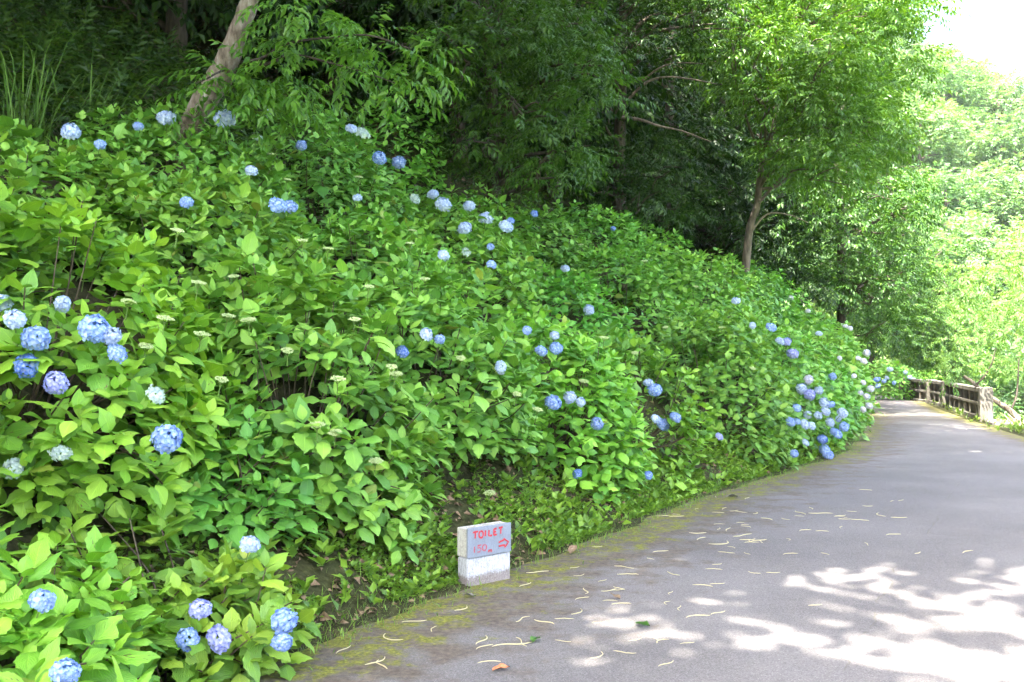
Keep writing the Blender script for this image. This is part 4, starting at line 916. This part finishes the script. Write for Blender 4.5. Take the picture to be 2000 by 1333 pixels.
def ribbon(g, pts, wd, y):
    q = np.array([(u*.388-.001, .385-v*.196) for u, v in pts]); T = nrm(np.gradient(q, axis=0)); Nn = np.stack([-T[:, 1], T[:, 0]], -1)
    wv = wd/2*(1+.14*np.sin(np.arange(len(q))*2.3+y*4e4)); a = q+Nn*wv[:, None]; b_ = q-Nn*wv[:, None]; n_ = len(q)
    V = np.concatenate([np.c_[a[:, 0], np.full(n_, y), a[:, 1]], np.c_[b_[:, 0], np.full(n_, y), b_[:, 1]]])
    g.add(V, np.array([(i, i+1, n_+i+1, n_+i) for i in range(n_-1)]))
g = Geo()
for k, st in enumerate(strokes): ribbon(g, st, .0125 if k < 14 else .0075, -.003-.00015*k)
obj('lettering', g, M['red'], panel_o)
g = Geo()
for k, st in enumerate(faded): ribbon(g, st, .010, -.003-.00015*k)
tag(obj('lettering', g, M['red_faded'], panel_o), 'faded red number 150')

# ------------------------------------------------------------------ weeds, grass and undergrowth
r = np.random.default_rng(111)
def rosettes(g, P, leaf, n_leaves, tm, r, el=(5, 60)):
    for q in range(n_leaves):
        N = len(P); a = q*2.4+r.uniform(0, 6.28, N); e_ = np.radians(r.uniform(*el, N)); ax = np.stack([np.cos(a)*np.cos(e_), np.sin(a)*np.cos(e_), np.sin(e_)], -1)
        g.stamp(*tm, P+np.stack([np.cos(a), np.sin(a), np.full(N, .0)], -1)*leaf*.15+np.array([0, 0, 1.])*r.uniform(0, 1.2, (N, 1))*leaf, frames(ax, np.array([0, 0, 1.])+r.normal(0, .3, (N, 3))), leaf*r.uniform(.6, 1.4, N))
def blades(g, P, h, r, lean=.5, width=.012):
    N = len(P); tm_v = np.array([(0, -.5, 0), (0, .5, 0), (.4, -.42, .0), (.4, .42, 0), (.75, -.25, -.08), (.75, .25, -.08), (1, 0, -.28)]); tm_v[:, 1] *= width
    F4 = np.array([(0, 2, 3, 1), (2, 4, 5, 3)]); F3 = np.array([(4, 6, 5)]); UV = np.stack([tm_v[:, 0], tm_v[:, 1]/width*2], -1)
    a = r.uniform(0, 6.28, N); e_ = np.radians(r.uniform(90-70*lean, 88, N)); ax = np.stack([np.cos(a)*np.cos(e_), np.sin(a)*np.cos(e_), np.sin(e_)], -1)
    fr = frames(ax, np.stack([-np.cos(a), -np.sin(a), np.full(N, .6)], -1)); L = h*r.uniform(.5, 1.3, N)
    fr2 = fr.copy(); g.stamp(tm_v, np.vstack([F3]), UV, P, fr2, L); g.stamp(tm_v, F4, UV, P, fr2, L)
KW = kite2(.36); KW2 = kite2(.24)
g = Geo(); N = 11000; t_ = r.uniform(-2.5, 15, N)**1.0; s_ = np.abs(r.normal(.12, .48, N)).clip(.03, 1.7); k = (noise2(s_, t_, 3.0, 21) > -.2); P = bank_pt(s_[k], t_[k], .0)
rosettes(g, P[::2], .045, 6, KW, r); rosettes(g, P[1::2], .032, 6, KW2, r, (20, 75))
big_t = r.uniform(-2, 14, 420); big_s = np.abs(r.normal(.15, .45, 420)).clip(.03, 1.6); rosettes(g, bank_pt(big_s, big_t, .02), .085, 6, kite(.30, .2, .15), r, (15, 70))
o = obj('weeds', g, M['weed'], smooth=False); o.color = (1.45, 1.2, 1, 1); tag(o, 'small leafy weeds along the foot of the bank', 'weeds', kind='stuff')
g = Geo(); N = 5000; t_ = r.uniform(-3, 26, N); s_ = r.normal(.08, .14, N).clip(-.12, .6); blades(g, bank_pt(s_, t_, .0), .09, r, .9, .05)
N = 7000; t_ = r.uniform(-3, 22, N); s_ = r.normal(.0, .13, N); k = noise2(s_*2, t_, 2.2, 51) > -.1; blades(g, bank_pt(s_[k], t_[k], .005), .035, r, 1.1, .16)
o = obj('verge_grass', g, M['grass'], smooth=False); tag(o, 'short grass fringing the road edge below the bank', 'grass', kind='stuff'); o.color = (1.8, 1.6, 1.2, 1)
g = Geo(); N = 3400; t_ = r.uniform(-3, 20, N); s_ = r.uniform(4.4, 11.5, N); P = bank_pt(s_, t_, .08)
D = nrm(np.stack([r.normal(0, 1, N), r.normal(0, 1, N), np.full(N, .75)], -1)); fr = frames(D, np.array([0, 0, 1.])+r.normal(0, .3, (N, 3))); pick = r.integers(0, 5, N)
for q in range(5): m = pick == q; g.stamp(*SPRAY[q], P[m], fr[m], r.uniform(.06, .14, m.sum()))
N = 1500; P = bank_pt(r.uniform(5.2, 10.5, N), r.uniform(0, 7.5, N), .25); fr = frames(nrm(np.stack([r.normal(0, 1, N), r.normal(0, 1, N)-.4, np.full(N, .9)], -1)), np.array([0, 0, 1.])+r.normal(0, .3, (N, 3))); pick = r.integers(0, 5, N)
for q in range(5): m = pick == q; g.stamp(*SPRAY[q], P[m], fr[m], r.uniform(.09, .17, m.sum()))
o = obj('undergrowth', g, M['forest'], smooth=False); o.color = (.55, .56, .46, 1); tag(o, 'dim leafy undergrowth on the slope above the hydrangeas', 'undergrowth', kind='stuff')  # dark tint adds the shade of the slope to the leaf colour
# brown leaf litter on the soil of the bank
g = Geo(); N = 6500; t_ = r.uniform(-3, 16, N); s_ = np.where(r.random(N) < .5, np.abs(r.normal(.2, .7, N)).clip(.05, 3), r.uniform(4, 13, N)); P = bank_pt(s_, t_, .012)
g.stamp(*kite(.3, .5, .25), P, frames(nrm(r.normal(0, 1, (N, 3))*np.array([1, 1, .25])), np.array([0, 0, 1.])+r.normal(0, .45, (N, 3))), r.uniform(.03, .10, N))
tag(obj('leaf_litter', g, M['dry_leaf'], smooth=False), 'brown dead leaves strewn over the soil of the bank', 'litter', kind='stuff')
# weeds on the valley verge
g = Geo(); N = 1500; ii = r.integers(0, len(RE), N); sv = r.uniform(.05, 3.5, N); xy = RE[ii]+RN[ii]*sv[:, None]+r.normal(0, .15, (N, 2)); P = np.c_[xy, verge_h(sv, RE[ii, 1])]
P = P[P[:, 1] > 15]; rosettes(g, P, .10, 7, KW2, r, (20, 80)); blades(g, P, .28, r, .8, .04)
o = obj('verge_weeds', g, M['lime'], smooth=False); o.color = (1, 1, 1, 1); tag(o, 'sunlit weeds on the verge falling to the valley', 'weeds', kind='stuff')
# tufts of tall arching grass at the top of the bank
for k, (px, py, d, n_, h) in enumerate(((60, 250, 9.6, 70, 1.15), (170, 235, 10.4, 60, 1.05), (20, 330, 9.0, 50, .95), (1020, 400, 17.5, 40, .8), (1090, 398, 17.8, 36, .7))):
    p = at(px, py, d); p[2] = terrain_z(p[0], p[1]); g = Geo(); blades(g, r.normal(0, .10, (n_, 3))*np.array([1, 1, 0]), h, r, .85, .016)
    o = obj('grass_tuft', g, M['grass'], loc=p); o.color = (.95, .95, .8, 1)
    tag(o, ['tall arching grass tuft at the top of the bank near the picture corner', 'arching grass tuft between the corner tuft and the leaning tree', 'lower grass tuft beside the hydrangeas at the picture edge',
            'grass tuft above the hydrangeas under the dark drooping tree', 'grass tuft just along from the other under the dark tree'][k], 'grass', 'grass tufts on the bank')
# ferns
def frond_mesh(seed):
    r = np.random.default_rng(seed); g = Geo(); V, F, UV = kite(.16, .1, .1); n_ = 18; u = np.linspace(.1, 1, n_)
    c = np.stack([u, np.zeros(n_), .65*u-.62*u*u], -1); tube(g, c, np.linspace(.012, .004, n_), 4, cap=False)
    for sg in (1, -1):
        g.stamp(V, F, UV, c, frames(np.stack([np.full(n_, .35), np.full(n_, float(sg)), np.full(n_, -.15)], -1)+r.normal(0, .06, (n_, 3)), np.array([0, 0, 1.])+np.zeros((n_, 3))), .32*np.sin(np.clip(u*1.1, 0, 1)*3.0).clip(.12))
    return g.mesh('frond', M['weed'])
FM = [frond_mesh(1), frond_mesh(2)]
for k, (px, py, d) in enumerate(((150, 175, 11.5), (250, 190, 11.2), (200, 130, 13), (90, 120, 13.2), (300, 120, 13.0))):
    p = at(px, py, d); p[2] = terrain_z(p[0], p[1])+.02
    e = thing('fern', p, 'fern on the dark slope, %s from left above the hydrangeas' % ORD[[1, 3, 2, 0, 4][k]], 'fern', 'ferns on the slope')
    for f in range(8):
        o = link('frond', FM[f % 2], e); L = r.uniform(.5, .72); o.rotation_euler = (r.normal(0, .1), r.normal(-.1, .15), f*.785+r.uniform(-.2, .2)+k); o.scale = (L, L, L); o.color = (.9, .9, .8, 1)

# ------------------------------------------------------------------ litter on the road
def catkin_mesh(seed):
    r = np.random.default_rng(seed); n_ = 9; u = np.linspace(-.5, .5, n_); c1, c2 = r.uniform(-1.0, 1.0), r.uniform(-1.6, 1.6)
    P = np.stack([u, c1*(u*u-.1)+c2*u**3, np.full(n_, .02)+np.abs(r.normal(0, .006, n_))], -1)
    if seed % 3 == 0: P[-2:, 1] += np.array([.06, .16])*(1 if seed % 2 else -1)
    g = Geo(); tube(g, P, np.interp(u, [-.5, -.3, .4, .5], [.010, .021, .018, .007]), 5); return g.mesh('catkin', M['catkin'])
CK = [catkin_mesh(s) for s in range(14)]; r = np.random.default_rng(123)
def road_ok(x, y):
    p = ground_at(x, y); s_, t_ = to_st(p[0], p[1]); return s_ < -.06 and not (880 < x < 1010 and y < 1150)
spots = [(745, 1298, 62), (738, 1291, 60), (1000, 1258, 75), (1018, 1253, 62), (945, 1262, 46), (810, 1213, 46), (760, 1246, 60), (905, 1189, 40), (1035, 1092, 42), (1190, 1153, 38), (1135, 1168, 36), (1225, 1122, 42), (1325, 1187, 36), (1170, 1280, 52), (1280, 1250, 40), (1340, 1255, 32), (1300, 1295, 50), (1400, 1102, 26), (1450, 1046, 50), (1480, 1056, 38), (1410, 1062, 60), (1420, 1035, 40), (1715, 1006, 44), (1790, 1080, 30), (1885, 1078, 40), (1640, 1030, 26), (1600, 1003, 70), (1560, 1002, 60)]
for cx_, cy_, sx, sy, n_ in ((1440, 1020, 120, 40, 34), (1250, 1130, 150, 60, 26), (1000, 1200, 140, 60, 12), (1660, 1010, 90, 45, 12)):
    k = 0
    while k < n_:
        x, y = r.normal(cx_, sx), r.normal(cy_, sy)
        if 945 < y < 1325 and x < 1950 and road_ok(x, y): spots.append((x, y, r.uniform(22, 46)*max(.7, (y-705)/420))); k += 1
for k, (x, y, L) in enumerate(spots):
    if not road_ok(x, y): continue
    p = ground_at(x, y); o = link('catkin', CK[r.integers(14)], None, (p[0], p[1], .004)); Lm = min(max(L/FPX*p[1], .06), .22); th = math.atan(1)*0
    a = r.normal(0, .8)+(math.pi if r.random() < .5 else 0); o.rotation_euler = (0, 0, a); o.scale = (Lm, Lm*r.uniform(.8, 1.3), min(Lm, .16))
    tag(o, 'pale yellow catkin fallen on the grey road', 'catkin', 'fallen catkins on the road')
def flat_leaf(name, x, y, L, m, label, seed, curl=.3):
    p = ground_at(x, y); g = Geo(); V, F, UV = leaf_template(7, 5, .28, -curl*.4, .5, .06, .2, seed=seed, wave=.06); V = V.copy(); V[:, 2] += .05-V[:, 2].min()*1.0
    g.add(V*L, F, UV); o = obj(name, g, m, loc=(p[0], p[1], .006)); o.rotation_euler = (0, 0, seed*1.1); o.color = (1, 1, 1, 1); tag(o, label, 'leaf'); return o
flat_leaf('dead_leaf', 1112, 1084, .13, M['dry_leaf'], 'large curled brown dead leaf at the mossy road edge beyond the block sign', 1, .8)
flat_leaf('dead_leaf', 1210, 1172, .085, M['dry_leaf'], 'small brown dead leaf among catkins in the shaded road', 2, .6)
flat_leaf('dead_leaf', 930, 1166, .08, M['grey_leaf'], 'small grey dead leaf on the moss just before the block sign', 3, .5)
flat_leaf('bark_scrap', 962, 1310, .085, M['orange_scrap'], 'orange red scrap lying on the road at the bottom edge', 6, .2)
flat_leaf('green_leaf', 1050, 1248, .10, M['weed'], 'fresh green leaf lying flat on the road near the bottom', 4, .1)
flat_leaf('green_leaf', 1240, 1220, .10, M['weed'], 'narrow green leaf lying on the road beside a bent catkin', 5, .1)
flat_leaf('green_leaf', 1440, 973, .16, M['grey_leaf'], 'pale leaf lying on the mossy edge where the bank curves', 9, .2)
flat_leaf('yellow_leaf', 770, 1160, .07, M['yellow_leaf'], 'small yellow leaf on the weedy edge between low bush and sign', 8, .2)

# ------------------------------------------------------------------ summer haze over the valley
hz, nt = mat('haze_air'); t = NT(nt); vol = t.n('ShaderNodeVolumePrincipled'); vol.inputs['Color'].default_value = (.93, .96, 1.0, 1); vol.inputs['Density'].default_value = 0.00035; vol.inputs['Anisotropy'].default_value = .2
om = t.n('ShaderNodeOutputMaterial'); t.l(vol.outputs[0], om.inputs['Volume'])
g = Geo(); box(g, (-960, -960, -12), (960, 1260, 72)); o = obj('haze', g, hz, smooth=False); tag(o, 'thin bright summer haze filling the valley air', 'haze', kind='stuff')
cy.volume_bounces = 0
